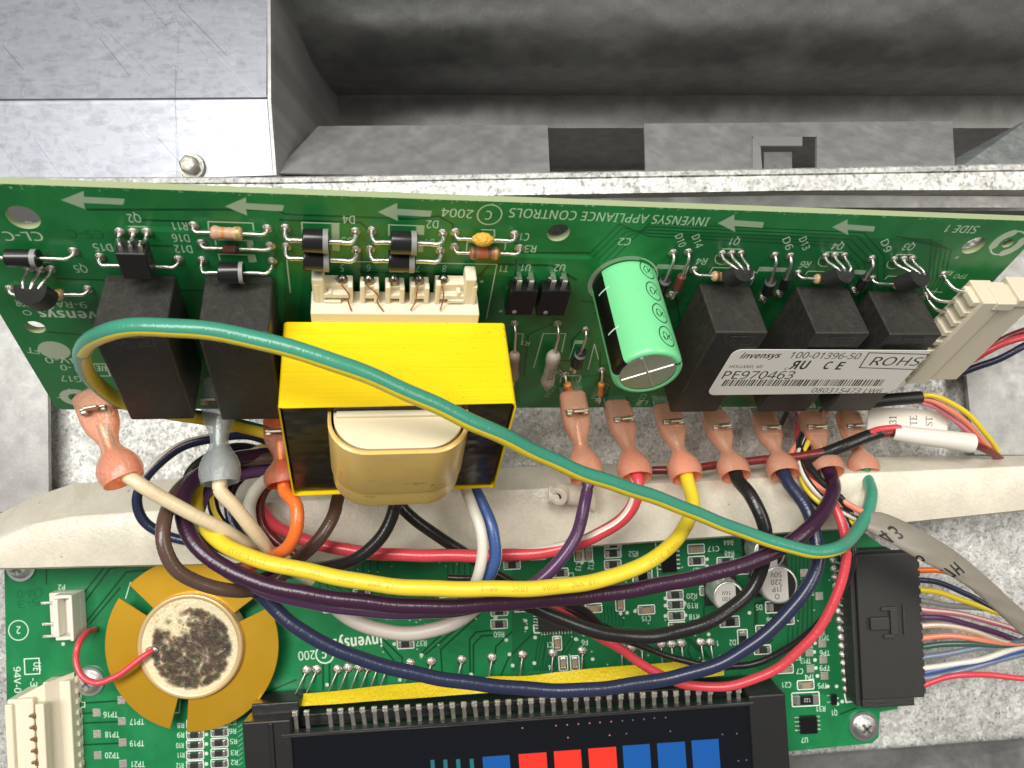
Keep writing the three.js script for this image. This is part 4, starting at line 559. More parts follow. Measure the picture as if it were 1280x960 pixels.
// --- quad flat pack and small outline chips
{
  const q = LB.loc(694, 765), m = obj('microchip', box(10.5, 10.5, 1.3, 0, 0, 0.9, 0.2), mat([0.02, 0.02, 0.021], 0.4), lg, q);
  const leg = merge([box(0.36, 1.0, 0.16, 0, 0.9, 0.1, 0.05), box(0.36, 0.9, 0.16, 0, 0.2, 0.55, 0.05).rotateX(-0.35)]);
  for (let s = 0; s < 4; s++) for (let i = 0; i < 11; i++) { const a = s * Math.PI / 2, o = (i - 5) * 0.88, l = obj('microchip_lead', leg, tin, m, V(o, 5.2, 0).applyAxisAngle(UP, a), new THREE.Quaternion().setFromAxisAngle(UP, a)); }
}
for (const [x, y, w, h, n, name] of [[1009, 904, 5.0, 5.0, 4, 'microchip'], [835, 700, 4.4, 6.4, 5, 'microchip'], [660, 735, 6, 4, 4, 'microchip']]) { const m = obj(name, box(w, h, 1.4, 0, 0, 0.9, 0.2), blackGloss, lg, LB.loc(x, y)); for (const s of [-1, 1]) for (let i = 0; i < n; i++) obj('microchip_lead', box(1.5, 0.45, 0.25, s * (w / 2 + 0.55), (i - (n - 1) / 2) * h / n, 0.2, 0.1), tin, m); }
{ const m = obj('transistor_chip', box(1.5, 3, 1.1, 0, 0, 0.7, 0.15), blackGloss, lg, LB.loc(1041, 873)); for (const [x, y] of [[-1.3, 1], [-1.3, -1], [1.3, 0]]) obj('transistor_lead', box(1.0, 0.5, 0.3, x, y, 0.2, 0.1), tin, m); }
// --- can capacitors
function can(x, y, r, lines, label) {
  const H = 10, top = LB.loc(x, y, H), q = V(top.x, top.y, 0);
  const m = obj('can_capacitor', new THREE.LatheGeometry([[r, 1.4], [r, 2.6], [r * 0.93, 3.2], [r, 3.9], [r, H - 0.5], [r - 0.5, H], [0.01, H]].map(v => new THREE.Vector2(...v)), 48).rotateX(Math.PI / 2), mat([0.78, 0.77, 0.75], 0.32, 0.75), lg, q); m.userData.label = label;
  obj('can_base', box(r * 2.08, r * 2.08, 1.5, 0, 0, 0.8, 0.3), black, m);
  const c = document.createElement('canvas'); c.width = c.height = 256; const k = c.getContext('2d'); k.fillStyle = '#d9d6d0'; k.fillRect(0, 0, 256, 256); k.save(); k.beginPath(); k.rect(196, 0, 60, 256); k.clip(); k.fillStyle = '#24211f'; k.fillRect(0, 0, 256, 256); k.restore(); k.fillStyle = '#201d1b'; k.textAlign = 'center'; k.translate(108, 128); k.rotate(Math.PI); k.font = '54px sans-serif'; lines.forEach((s, i) => k.fillText(s, 0, (lines.length > 2 ? 100 : 60) + (i - lines.length + 1) * 56)); 
  const t = new THREE.CanvasTexture(c); t.colorSpace = THREE.SRGBColorSpace;
  obj('printed_top', new THREE.CircleGeometry(r - 0.7, 40).translate(0, 0, H + 0.02), mat([1, 1, 1], 0.4, 0.2, { map: t }), m);
  for (const s of [-1, 1]) obj('can_lead', box(1.6, 0.9, 0.3, 0, s * (r + 0.6), 0.2, 0.1), tin, m);
}
can(974, 731.5, 5.4, ['O', 'J1P', '220', '50V'], 'silver can capacitor printed 50V 220');
can(911, 746.5, 4.5, ['100', '16V'], 'silver can capacitor printed 16V'); can(962, 692, 4.6, ['', ''], 'can capacitor half hidden by the purple wire');
// --- sounder: brass disc in three sectors with a burnt white disc on it
{
  const h = 5.5, c = LB.loc(240, 806, h), s = (CAM - h) / F, R = 108 * s, ri = 58 * s;
  const brass = mat([1, 1, 1], 0.36, 0.75, { map: repeat(brassTex, 110) });
  const root = obj('sounder', cyl(66 * s, 67 * s, 3.2, 64).rotateX(Math.PI / 2).translate(0, 0, h - 1.2), mat([0.62, 0.45, 0.22], 0.4), lg, V(c.x, c.y, 0)); root.userData.label = 'brass sounder disc with a scorched white centre';
  const A = [2.50, -1.68, 0.44], gapHalf = 0.1;
  for (let i = 0; i < 3; i++) { const a0 = [2.42, -1.78, 0.5][i] + gapHalf, a1 = [(-1.78 + Math.PI * 2), 0.5, 2.42][i] - gapHalf, sh = new THREE.Shape(); sh.absarc(0, 0, R, a0, a1, false); sh.absarc(0, 0, ri, a1, a0, true); obj('brass_sector', new THREE.ExtrudeGeometry(sh, { depth: 0.35, bevelEnabled: true, bevelSize: 0.08, bevelThickness: 0.08, bevelSegments: 1, curveSegments: 48 }).translate(0, 0, h - 0.2), brass, root); }
  const cv = document.createElement('canvas'); cv.width = cv.height = 512; const k = cv.getContext('2d'); k.fillStyle = '#e6d9b4'; k.fillRect(0, 0, 512, 512);
  for (let i = 0; i < 1500; i++) { const a = rr(0, 6.3), d = Math.sqrt(rnd()) * 208, x = 272 + Math.cos(a) * d, y = 244 + Math.sin(a) * d; if (Math.hypot(x - 112, (y - 330) * 1.15) < 105 + rr(-35, 30) && rnd() < 0.96) continue; if (Math.hypot(x - 256, y - 256) > 212) continue; const R0 = rr(5, 26), gr = k.createRadialGradient(x, y, 0, x, y, R0), c0 = `${66 + rr(-16, 18)},${54 + rr(-14, 14)},${42 + rr(-12, 12)}`; gr.addColorStop(0, `rgba(${c0},${rr(0.3, 0.85)})`); gr.addColorStop(0.6, `rgba(${c0},${rr(0.1, 0.4)})`); gr.addColorStop(1, `rgba(${c0},0)`); k.fillStyle = gr; k.beginPath(); k.arc(x, y, R0, 0, 7); k.fill(); }
  for (let i = 0; i < 1500; i++) { const a = rr(0, 6.3), d = 190 + rr(-70, 32) * rnd(), x = 262 + Math.cos(a) * d, y = 252 + Math.sin(a) * d; k.fillStyle = `rgba(${60 + rr(-14, 16)},${48 + rr(-12, 12)},36,${rr(0.1, 0.5)})`; k.beginPath(); k.ellipse(x, y, rr(0.8, 5), rr(0.6, 3), rr(0, 3), 0, 7); if (!(x < 190 && y > 250)) k.fill(); }
  for (let i = 0; i < 260; i++) { const a = rr(0, 6.3), d = Math.sqrt(rnd()) * 230; k.fillStyle = `rgba(${rnd() < 0.6 ? '226,210,170' : '120,84,44'},${rr(0.25, 0.85)})`; k.beginPath(); k.ellipse(256 + Math.cos(a) * d, 256 + Math.sin(a) * d, rr(0.6, 4.2), rr(0.6, 1.8), rr(0, 3), 0, 7); k.fill(); }
  for (let i = 0; i < 240; i++) { k.fillStyle = `rgba(150,110,50,${rr(0.05, 0.2)})`; k.beginPath(); k.ellipse(rr(20, 200), rr(240, 460), rr(2, 14), rr(1, 8), rr(0, 3), 0, 7); k.fill(); }
  const t = new THREE.CanvasTexture(cv); t.colorSpace = THREE.SRGBColorSpace;
  const rr0 = 63 * s, disc = new THREE.LatheGeometry([[rr0 + 0.6, h + 0.6], [rr0 + 0.6, h + 1.5], [rr0 + 0.2, h + 1.75], [rr0 - 0.5, h + 1.7], [rr0 - 0.8, h + 1.5]].map(v => new THREE.Vector2(...v)), 72).rotateX(Math.PI / 2);
  obj('sounder_rim', disc, mat([0.72, 0.52, 0.27], 0.35, 0.4), root);
  obj('burnt_disc', cyl(rr0 - 0.4, rr0 - 0.4, 1.2, 72).rotateX(Math.PI / 2).translate(0, 0, h + 0.9), [0, 1, 2].map(() => mat([1, 1, 1], 0.42, 0.1, { map: t, bumpMap: repeat(grain, 1), bumpScale: 0.00012 }))[0], root);
  const p = LB.loc(190, 813, h + 1.8); obj('solder_joint', new THREE.SphereGeometry(1, 18, 12).scale(1.9, 1.2, 0.8), solder, root, V(p.x - c.x, p.y - c.y, h + 1.7));
}
// --- white two pin header, cream connector at the lower left
{
  const wht = mat([0.78, 0.75, 0.66], 0.4), a = LB.loc(53, 745, 6), b = LB.loc(95, 800, 6), w = b.x - a.x, l = a.y - b.y, m = obj('pin_header', merge([box(w, l, 3, w / 2, -l / 2, 1.5, 0.3), box(1.0, l, 4.2, w - 0.5, -l / 2, 5, 0.25), box(w * 0.62, 1.0, 3.4, w * 0.66, -0.6, 4.4, 0.25), box(w * 0.62, 1.0, 3.4, w * 0.66, -l + 0.6, 4.4, 0.25), box(1.6, l * 0.82, 4.0, w * 0.42, -l / 2, 4.6, 0.3), box(1.0, l * 0.74, 2.6, w * 0.72, -l / 2, 3.6, 0.3)]), wht, lg, V(a.x, a.y, 0)); m.userData.label = 'white two pin header by the left edge';
  for (const y of [-2.6, -l + 4.4, -l + 0.8]) obj('header_pin', box(5, 0.8, 0.8, 0.6, y, 3.6, 0.15).rotateZ(0.0), tin, m);
}
{
  const ivory = mat([0.78, 0.71, 0.55], 0.42), a = LB.loc(26, 868, 9), b = LB.loc(62, 868, 9), l = 34, m = obj('wire_connector', merge([box(7.5, l, 10, 1.2, -l / 2, 5, 0.6), box(2.6, l - 1.4, 2.6, 7.2, -l / 2 - 0.7, 9.6, 0.4), box(8, l + 1, 4.6, 8.5, -l / 2 + 2.0, 2.3, 0.4), box(2.2, l, 2, -1.4, -l / 2 - 1, 10.2, 0.4)]), ivory, lg, V(a.x - 1, a.y - 1, 0)); m.userData.label = 'cream connector housing at the lower left corner';
  obj('connector_shroud', skin([[[0, 0, 9], [0, -l, 9]], [[7, 3.2, 7.5], [7, -l, 8]], [[12, 4, 1.5], [12.5, -l, 1.5]]].map(r => r.map(v => V(...v))), 0.3), ivory, m);
  const bronze = mat([0.34, 0.22, 0.1], 0.4, 0.8); for (let i = 0; i < 7; i++) obj('connector_contact', merge([box(2.0, 0.7, 1.2, 5.2, -4.6 - i * 3.3, 10.4, 0.15), box(1.0, 1.5, 1.2, 5.8, -4.6 - i * 3.3, 10.5, 0.15)]), bronze, m);
  for (let i = 0; i < 9; i++) obj('connector_tooth', box(1.2, 1.4, 2, 12.5, 1.6 - i * 3.1, 1.2, 0.2), ivory, m);
}
// --- soldered leads of the display, standing in a row
const leadPts = [[383, 838], [396, 837], [422, 837], [435, 835], [448.4, 834], [460, 834.7], [472, 834], [484, 833], [513, 829], [539, 827.5], [577, 825], [615, 822.5], [653, 819], [691, 817], [728, 814], [777, 810], [790, 810], [802, 810], [826, 806], [839, 806], [851.6, 805], [876, 803.4], [888, 803.4]];
for (const [x, y] of leadPts) { const q = LB.loc(x, y), m = obj('soldered_lead', domeGeo, solder, lg, q); m.scale.setScalar(1.55); const e = LB.loc(x + (x - 600) * 0.045 - 6, y + 33, 5); obj('lead_wire', sweep(smooth([V(0, -0.3, 0.3), V((e.x - q.x) * 0.5, (e.y - q.y) * 0.5, 1.6), V(e.x - q.x, e.y - q.y, 4)], 8).map(v => v.multiplyScalar(1 / 1.55)), 0.2, 6), mat([0.45, 0.46, 0.4], 0.35, 0.9), m); }
// --- display
{
  const hD = 13, glass = mat([0.006, 0.007, 0.01], 0.1), frame = mat([0.016, 0.016, 0.017], 0.4, 0, { bumpMap: repeat(grain, 10), bumpScale: 0.0001 });
  const a = LB.loc(352, 921, hD), b = LB.loc(942, 880, hD), w = b.x - a.x;
  const root = obj('display', box(w, 46, 2.4, w / 2, -23, hD - 1.2, 0.4), glass, lg, V(a.x, a.y, 0)); root.userData.label = 'black glass display with red and blue blocks';
  root.rotation.z = Math.atan2(b.y - a.y, w); const un = p => V(p.x - a.x, p.y - a.y, p.z).applyAxisAngle(UP, -root.rotation.z), at = (x, y, d) => un(LB.loc(x, y, d));
  obj('display_bezel', merge([box(w, 1.2, 3.4, w / 2, 0.5, hD - 0.6, 0.3), box(w + 6, 3.6, 6, w / 2, 1.6, 4, 0.4)]), frame, root);
  { const p = at(302, 905, hD + 1), q2 = at(352, 905, hD + 1), t = at(330, 893, hD), t2 = at(345, 885, 9); obj('end_block', merge([box(q2.x - p.x + 2.4, 46, 14.6, (p.x + q2.x) / 2 + 1.2, t.y - 24.5, 6.6, 0.6), box(13.5, 4.6, 9, t2.x, t2.y - 0.6, 5, 0.5), box(1.2, 42, 0.8, q2.x - 3, t.y - 23, 14.2, 0.3)]), frame, root); }
  { const p = at(936, 880, hD + 1), q2 = at(983, 880, hD + 1), t = at(960, 866, hD); obj('end_block', box(q2.x - p.x, 46, 14.6, (p.x + q2.x) / 2, t.y - 23, 6.6, 0.8), frame, root); }
  const pin = merge([box(1.15, 5.2, 0.6, 0, 0, 0, 0.12), box(1.6, 1.6, 0.9, 0, 2.4, 0.15, 0.25)]), pinMat = mat([0.7, 0.67, 0.6], 0.38, 0.9, { bumpMap: repeat(grain, 4), bumpScale: 0.00012 });
  const xs = [370, 384.5]; for (let i = 0; i < 35; i++) xs.push(413 + i * 13.95); xs.push(911, 923);
  for (const x of xs) { const y = 898.5 - (x - 413) * 0.0525, p = at(x, y, 11.6); obj('display_pin', pin, pinMat, root, p, new THREE.Quaternion().setFromEuler(new THREE.Euler(0.22, 0, rr(-0.05, 0.05)))); }
  const block = (x0, x1, y, color, name = 'display_block') => { const p = at(x0, y, hD), q2 = at(x1, y, hD); obj(name, cube(q2.x - p.x, 12, 0.12, (p.x + q2.x) / 2, (p.y + q2.y) / 2 - 6, hD + 0.06), color, root); };
  const blue = mat([0.008, 0.09, 0.35], 0.35), red = mat([0.75, 0.035, 0.02], 0.35), teal = mat([0.015, 0.14, 0.17], 0.4);
  block(603, 637, 945, blue); for (const [x0, x1, y] of [[648, 683, 941.5], [692, 726, 938], [735, 770, 934.5]]) block(x0, x1, y, red); for (const [x0, x1, y] of [[778, 812, 931], [821, 856, 928], [864, 898, 924.5]]) block(x0, x1, y, blue); for (const x of [538, 554, 570, 587]) block(x, x + 5, 949 - (x - 570) * 0.03, teal, 'display_bar');
  const dotG = cyl(0.24, 0.24, 0.06, 10).rotateX(Math.PI / 2), pinkDot = mat([0.45, 0.14, 0.15], 0.5), greyDot = mat([0.1, 0.11, 0.13], 0.5);
  for (const [x, y, r] of [[653, 910, 1], [695, 907, 1], [709, 906, 1], [723, 905, 1], [737, 904, 1], [750, 903, 1], [764, 902, 1], [762, 919, 1], [710, 922, 1], [778, 901, 0], [791, 900, 0], [805, 899, 0], [818, 897.5, 0], [832, 897, 0], [838, 914, 0], [783, 917, 0], [903, 918, 0], [921, 917, 0], [923, 951, 0], [933, 950, 0]]) obj('display_dot', dotG, r ? pinkDot : greyDot, root, at(x, y, hD + 0.05));
}
// --- black connector at the right edge, with the plug in it
{
  const h = 8.5, pts = (x, y, d) => LB.loc(x, y, d), a = pts(1071, 690, h), b = pts(1149, 693, h), c = pts(1155, 872, h), d = pts(1077, 882, h);
  const o = pts(1110, 880, 0), hb = mat([0.03, 0.029, 0.028], 0.5, 0, { bumpMap: repeat(grain, 8), bumpScale: 0.0001 });
  const x0 = (a.x + d.x) / 2, x1 = (b.x + c.x) / 2, y1 = (a.y + b.y) / 2, y0 = c.y;
  const m = obj('pin_socket', merge([box(1.4, y1 - y0 + 2, h - 1.2, x0 - 0.7, (y1 + y0) / 2 - 1, (h - 1.2) / 2, 0.3), box(13, y1 - y0 + 3, 4, x0 + 6, (y1 + y0) / 2 - 1.4, 2, 0.4)]), hb, lg); m.userData.label = 'black socket along the right edge';
  for (let i = 0; i < 17; i++) { const t = i / 16, p = LB.loc(1041 + 17 * t, 690 + 172 * t); obj('socket_pin', sweep(smooth([V(p.x, p.y, 0.1), V(p.x + 1.2, p.y - 0.5, 1.6), V(x0 - 1.0, p.y - 0.6, 2.4)], 8), 0.4, 8), tin, m); const j = obj('solder_joint', domeGeo, solder, m, p); j.scale.setScalar(1.25); }
  // the plug is a thing of its own
  const W0 = LB.world(V((x0 + x1) / 2, y0, 0)), plug = base('cable_plug', W0, 'black multiway cable plug with a latch, pushed into the right edge of the flat board', 'plug'); plug.quaternion.copy(lg.quaternion);
  const L = y1 - y0, w = x1 - x0;
  obj('plug_housing', merge([box(w, L, h - 4.4, 0, L / 2, 4.4 + (h - 4.4) / 2, 0.5), box(w * 0.84, 2.6, h - 5, -w * 0.08, -1.1, 4.6 + (h - 5) / 2, 0.4)]), hb, plug);
  for (let i = 0; i < 16; i++) obj('plug_rib', box(1.0, 1.7, h - 5.5, w / 2 + 0.3, 1.6 + i * (L - 3) / 15, 4.6 + (h - 5.5) / 2, 0.2), hb, plug);
  const cl = LB.loc(1105, 778, h).sub(V((x0 + x1) / 2, y0, 0)); obj('latch', merge([box(5.4, 3.6, 1.4, cl.x - 1.6, cl.y, h + 0.5, 0.3), box(2.2, 7.4, 1.2, cl.x + 2.6, cl.y + 0.3, h + 0.3, 0.3), box(4.5, 1.2, 1.0, cl.x + 1.4, cl.y + 3.9, h + 0.2, 0.3), box(3.2, 1.2, 1.0, cl.x + 1.2, cl.y - 3.9, h + 0.2, 0.3), box(0.7, 8.6, 0.9, cl.x + 5.6, cl.y + 0.6, h + 0.15, 0.2)]), mat([0.04, 0.039, 0.037], 0.45), plug);
}
// --- strip of yellow tape over the display leads
{
  const top = [[373, 868], [420, 864], [470, 858], [530, 853], [580, 851], [612, 846], [660, 845], [700, 840], [760, 834], [830, 829], [858, 827], [905, 826]], bot = [[371, 883], [420, 880], [470, 876], [530, 872], [580, 868], [612, 866], [660, 864], [700, 861], [760, 858], [830, 852], [858, 849], [905, 844]];
  const rows = [top.map((q, i) => P(q[0], q[1], 4.2 + 0.3 * Math.sin(i * 2))), top.map((q, i) => P((q[0] + bot[i][0]) / 2, (q[1] + bot[i][1]) / 2, 6 + 0.4 * Math.sin(i * 1.7))), bot.map((q, i) => P(q[0], q[1], 7.5 + 0.3 * Math.sin(i)))];
  const dense = rows.map(r => smooth(r, 60)), low = dense.map(r => r.map(p => p.clone().add(V(0, -0.18, 0))));
  solo('tape_strip', merge([skin(dense, 1.2), skin(low, 1.2)]), mat([0.82, 0.62, 0.02], 0.36, 0, { bumpMap: repeat(grain, 30), bumpScale: 0.0003 }), 'strip of yellow tape laid over the display leads', 'tape');
}
// --- screws that hold the board
for (const [x, y, label] of [[27, 708, 'cross head screw at the upper left corner of the flat board, under the cream rail'], [113, 851, 'cross head screw beneath the loop of thin red wire'], [1079, 907, 'cross head screw at the lower right corner of the flat board']]) {
  const g = base('pan_screw', P(x, y, 0.02), label, 'screw');
  obj('screw_washer', cyl(4.3, 4.4, 0.7, 36).translate(0, 0.35, 0), steel, g);
  const hd = new THREE.LatheGeometry([[0.01, 2.4], [1.2, 2.35], [2.4, 2.0], [3.2, 1.3], [3.45, 0.7]].map(v => new THREE.Vector2(...v)), 36);
  obj('screw_head', hd, mat([0.78, 0.77, 0.75], 0.3, 1, { bumpMap: repeat(grain, 1), bumpScale: 0.0001 }), g);
  for (const a of [0.7, 0.7 + Math.PI / 2]) obj('screw_slot', box(3.4, 0.5, 0.8, 0, 0, 0, 0.1).rotateY(a).translate(0, 2.2, 0), mat([0.2, 0.2, 0.2], 0.5, 0.8), g);
}

// ---------------------------------------------------------------- wires and their terminals
const ins = (r, g, b, rough = 0.27) => mat([r, g, b], rough, 0, { bumpMap: repeat(grain, 24), bumpScale: 0.00005 });
const C = { green: ins(0.055, 0.28, 0.19), yellow: ins(0.78, 0.6, 0.035), cream: ins(0.74, 0.61, 0.4), orange: ins(0.8, 0.17, 0.03), brown: ins(0.105, 0.06, 0.045), purple: ins(0.042, 0.014, 0.036), violet: ins(0.09, 0.035, 0.1), navy: ins(0.022, 0.028, 0.066), blue: ins(0.05, 0.1, 0.28), red: ins(0.66, 0.065, 0.085), black: ins(0.016, 0.015, 0.015), white: ins(0.72, 0.68, 0.6), maroon: ins(0.16, 0.02, 0.02), grey: ins(0.24, 0.24, 0.23), pink: ins(0.62, 0.17, 0.22), tan: ins(0.62, 0.42, 0.28), slate: ins(0.16, 0.2, 0.27), darkgreen: ins(0.04, 0.1, 0.075), salmon: ins(0.75, 0.24, 0.15) };
const salmonSleeve = mat([1.0, 0.6, 0.42], 0.17, 0, { transmission: 0.64, thickness: 0, ior: 1.45, clearcoat: 0.8, clearcoatRoughness: 0.15, bumpMap: repeat(grain, 14), bumpScale: 0.0002 });
const greySleeve = mat([0.7, 0.75, 0.77], 0.22, 0, { transmission: 0.75, thickness: 0, ior: 1.45, clearcoat: 0.7, clearcoatRoughness: 0.2, bumpMap: repeat(grain, 14), bumpScale: 0.0002 });
const brownSleeve = mat([0.85, 0.38, 0.2], 0.2, 0, { transmission: 0.78, thickness: 0, ior: 1.45, clearcoat: 0.8, clearcoatRoughness: 0.15, bumpMap: repeat(grain, 14), bumpScale: 0.0002 });
// flattened insulating sleeve of a push-on terminal: tongue, neck, open bell
function sleeve(a, b, side, scale = 1, mt = salmonSleeve, dent = 0) {
  const ax = b.clone().sub(a), L = ax.length(); ax.normalize(); const x = side.clone().addScaledVector(ax, -side.dot(ax)).normalize(), y = ax.clone().cross(x);
  const st = [[0, 1.2, 0.7, 4], [0.015, 3.0, 1.6, 4], [0.05, 3.55, 2.05, 4], [0.3, 3.6, 2.1, 4], [0.42, 3.3, 2.05, 3.4], [0.52, 2.35, 1.9, 2.6], [0.58, 1.95, 1.8, 2], [0.64, 1.9, 1.8, 2], [0.7, 2.6, 2.3, 2], [0.77, 3.7, 3.0, 2.2], [0.84, 4.35, 3.4, 2.3], [0.92, 4.4, 3.45, 2.3], [1.0, 3.95, 3.2, 2.2], [0.995, 3.7, 2.95, 2.2], [0.9, 4.0, 3.15, 2.2], [0.8, 3.6, 2.9, 2.2], [0.7, 2.0, 1.8, 2], [0.66, 1.5, 1.4, 2]];
  const rows = st.map(([t, w, h, e], i) => { const c = a.clone().addScaledVector(ax, t * L), r = []; for (let j = 0; j < 32; j++) { const q = j / 32 * Math.PI * 2, cs = Math.cos(q), sn = Math.sin(q), m = Math.pow(Math.pow(Math.abs(cs), e) + Math.pow(Math.abs(sn), e), -1 / e); const k = 1 - (t < 0.42 ? dent * 0.22 * Math.exp(-Math.pow((t - 0.22) / 0.06, 2)) * (sn > 0 ? 1 : 0) : 0); r.push(c.clone().addScaledVector(x, w * m * cs * scale).addScaledVector(y, h * m * sn * scale * k)); } return r; });
  return { geo: skin(rows, 0.9, true), mt, a, b, ax, x, y, L };
}
let wireCount = 0;
function wire(label, pts, r, color, o = {}) {
  const path = smooth(pts.map(q => Array.isArray(q) ? P(...q) : q), o.n ?? 90), f1 = rr(0, 6), f2 = rr(0, 6);
  const pl = path.reduce((a, p, i) => a + (i ? p.distanceTo(path[i - 1]) : 0), 0); path.forEach((p, i) => { if (i < 4 || i > path.length - 5) return; const t = i / path.length * pl * 0.075; p.x += 0.14 * Math.sin(t * 2.1 + f1) + 0.08 * Math.sin(t * 5.3 + f2); p.y += 0.16 * Math.sin(t * 2.7 + f2); p.z += 0.16 * Math.sin(t * 1.9 + f2) + 0.08 * Math.sin(t * 6.1 + f1); });
  const g0 = base('insulated_wire', path[0], label, 'wire', o.group);
  const g = sweep(path.map(p => p.clone().sub(path[0])), r, 18);
  obj('insulation', g, color, g0);
  if (o.stripe) obj('stripe', sweep(path.map(p => p.clone().sub(path[0])), r + 0.03, 8, [-o.width / 2, o.width / 2], o.ref ?? V(0, 0.25, 1)), o.stripe, g0);
  if (o.sleeve) { const s = o.sleeve; obj('terminal_sleeve', s.geo.clone().translate(-path[0].x, -path[0].y, -path[0].z), s.mt, g0); const f = sweep([s.a.clone().addScaledVector(s.ax, s.L * 0.4), s.a.clone().addScaledVector(s.ax, s.L * 0.68)].map(p => p.sub(path[0])), 1.35, 14); obj('crimp_barrel', f, tin, g0);
    const q = new THREE.Quaternion().setFromRotationMatrix(new THREE.Matrix4().makeBasis(s.x, s.ax, s.y)), at = s.a.clone().addScaledVector(s.ax, s.L * 0.24).sub(path[0]); obj('spade_receptacle', merge([box(5.6, s.L * 0.3, 0.7, 0, s.L * 0.02, -0.5, 0.3), box(1.7, s.L * 0.27, 1.2, -2.0, s.L * 0.03, 0.2, 0.55), box(1.7, s.L * 0.27, 1.2, 2.0, s.L * 0.03, 0.2, 0.55), box(3, s.L * 0.14, 0.7, 0, s.L * 0.2, -0.4, 0.3)]), receptacleMetal, g0, at, q); }
  return g0;
}
const capEnd = (s) => [s.b.clone().addScaledVector(s.ax, -s.L * 0.3), s.b.clone().addScaledVector(s.ax, -s.L * 0.02), s.b.clone().addScaledVector(s.ax, 1.3)];
const ENDS = [[733, 599, 26], [796, 598, 25.4], [859, 598, 24.8], [920, 596, 23.6], [981, 594, 22.8], [1037, 591, 22.2], [1082, 592, 21.6]];
const receptacleMetal = mat([0.6, 0.52, 0.42], 0.5, 1);
const S = TAB.map((t, i) => sleeve(U.world(V(t.x, t.y, 1.6)), U.world(U.loc(...ENDS[i])), U.X.clone().applyAxisAngle(U.Z, [0.1, -0.05, 0.12, -0.08, 0.05, 0.1, -0.06][i]), 1.0, salmonSleeve, [1, 0, 0, 1, 0, 1, 0][i]));
const SL = [sleeve(P(111, 488, 56), P(155, 601, 62), V(1, 0.1, 0.1), 1.08, salmonSleeve, 1), sleeve(P(273, 470, 50), P(275, 604, 58), V(1, 0.1, 0), 1.02, greySleeve), sleeve(P(348, 520, 46), P(355, 606, 52), V(1, 0.1, 0), 1.0, brownSleeve)];
const printed = (() => { const c = document.createElement('canvas'); c.width = 1024; c.height = 128; const k = c.getContext('2d'); k.fillStyle = '#ffffff'; k.fillRect(0, 0, 1024, 128); k.fillStyle = 'rgba(90,70,30,.4)'; k.font = '17px monospace'; k.save(); k.translate(0, 98); k.scale(1, 1); k.fillText('18 AWG   600V   105C   VW-1   STYLE 3173', 10, 0); k.fillText('18 AWG   600V   105C   VW-1', 560, 0); k.restore(); const t = new THREE.CanvasTexture(c); t.colorSpace = THREE.SRGBColorSpace; t.wrapS = t.wrapT = THREE.RepeatWrapping; t.repeat.set(1 / 95, 1); return t; })();
const yellowPrinted = mat([0.78, 0.6, 0.035], 0.36, 0, { map: printed }), whitePrinted = mat([0.52, 0.47, 0.42], 0.42, 0, { map: printed });

wire('green wire with yellow stripe arching over the whole tilted board', [...[[380, 560, 42], [340, 543, 44], [290, 530, 47], [245, 522, 50], [200, 514, 54], [158, 503, 59], [128, 487, 66], [108, 463, 76], [104, 440, 86], [118, 421, 94], [145, 411, 98], [180, 407.5, 99], [240, 411, 99], [300, 421, 98], [360, 436, 97], [440, 460.5, 95], [520, 494, 91], [600, 533, 85], [700, 579, 74], [800, 616, 63], [880, 645, 54], [940, 668, 48], [985, 684, 45], [1020, 690, 43], [1048, 685, 41], [1071, 664, 33], [1084, 640, 27], [1088, 618, 22]], ...capEnd(S[6]).reverse()], 1.6, C.green, { n: 220, stripe: C.yellow, width: 1.9, ref: t => t < 0.24 ? V(0.9, 0.15, 0.4) : V(0.35 * Math.max(0, 1 - (t - 0.24) * 8), 0.02 + 0.4 * Math.max(0, t - 0.4), 1), sleeve: S[6] });
wire('cream wire with thin black stripe in the leftmost salmon terminal', [...capEnd(SL[0]).slice(0, 1), [153, 590, 62], [176, 606, 63], [205, 623, 61], [241, 642, 58], [278, 661, 54], [304, 677, 49], [325, 683, 44], [350, 700, 38], [400, 720, 34]], 1.55, C.cream, { stripe: C.black, width: 0.55, ref: t => V(-0.4, -0.35 + 1.3 * Math.max(0, t - 0.42), 0.9), sleeve: SL[0] });
wire('cream wire in the clear grey terminal', [...capEnd(SL[1]), [293, 632, 57], [313, 658, 54], [335, 688, 48], [352, 706, 42], [390, 725, 36]], 1.55, C.cream, { sleeve: SL[1] });
wire('bright orange wire bent down from the terminal beside the transformer', [...capEnd(SL[2]), [370, 632, 55], [371, 656, 56], [361, 680, 54], [343, 696, 50], [315, 708, 44], [290, 714, 38]], 1.5, C.orange, { sleeve: SL[2] });
wire('brown wire looping round the left end of the bundle', [[424, 616, 38], [415, 648, 42], [398, 675, 44], [372, 700, 42], [348, 722, 42], [320, 737, 46], [285, 738, 52], [248, 729, 56], [219, 710, 59], [205, 680, 60], [206, 650, 58], [216, 622, 50], [240, 598, 42], [285, 580, 34], [345, 572, 30]], 1.6, C.brown);
wire('thick dark purple wire in a wide arc along the bundle', [[350, 566, 27], [300, 571, 34], [258, 587, 42], [233, 614, 48], [229, 645, 52], [246, 681, 55], [286, 712, 56], [340, 733, 56], [420, 749, 55], [520, 757, 53], [620, 755, 51], [720, 746, 48], [820, 732, 45], [900, 715, 43], [962, 692, 41], [1006, 664, 39], [1034, 634, 33], [1042, 613, 28], ...capEnd(S[5]).reverse()], 1.82, C.purple, { n: 140, sleeve: S[5] });
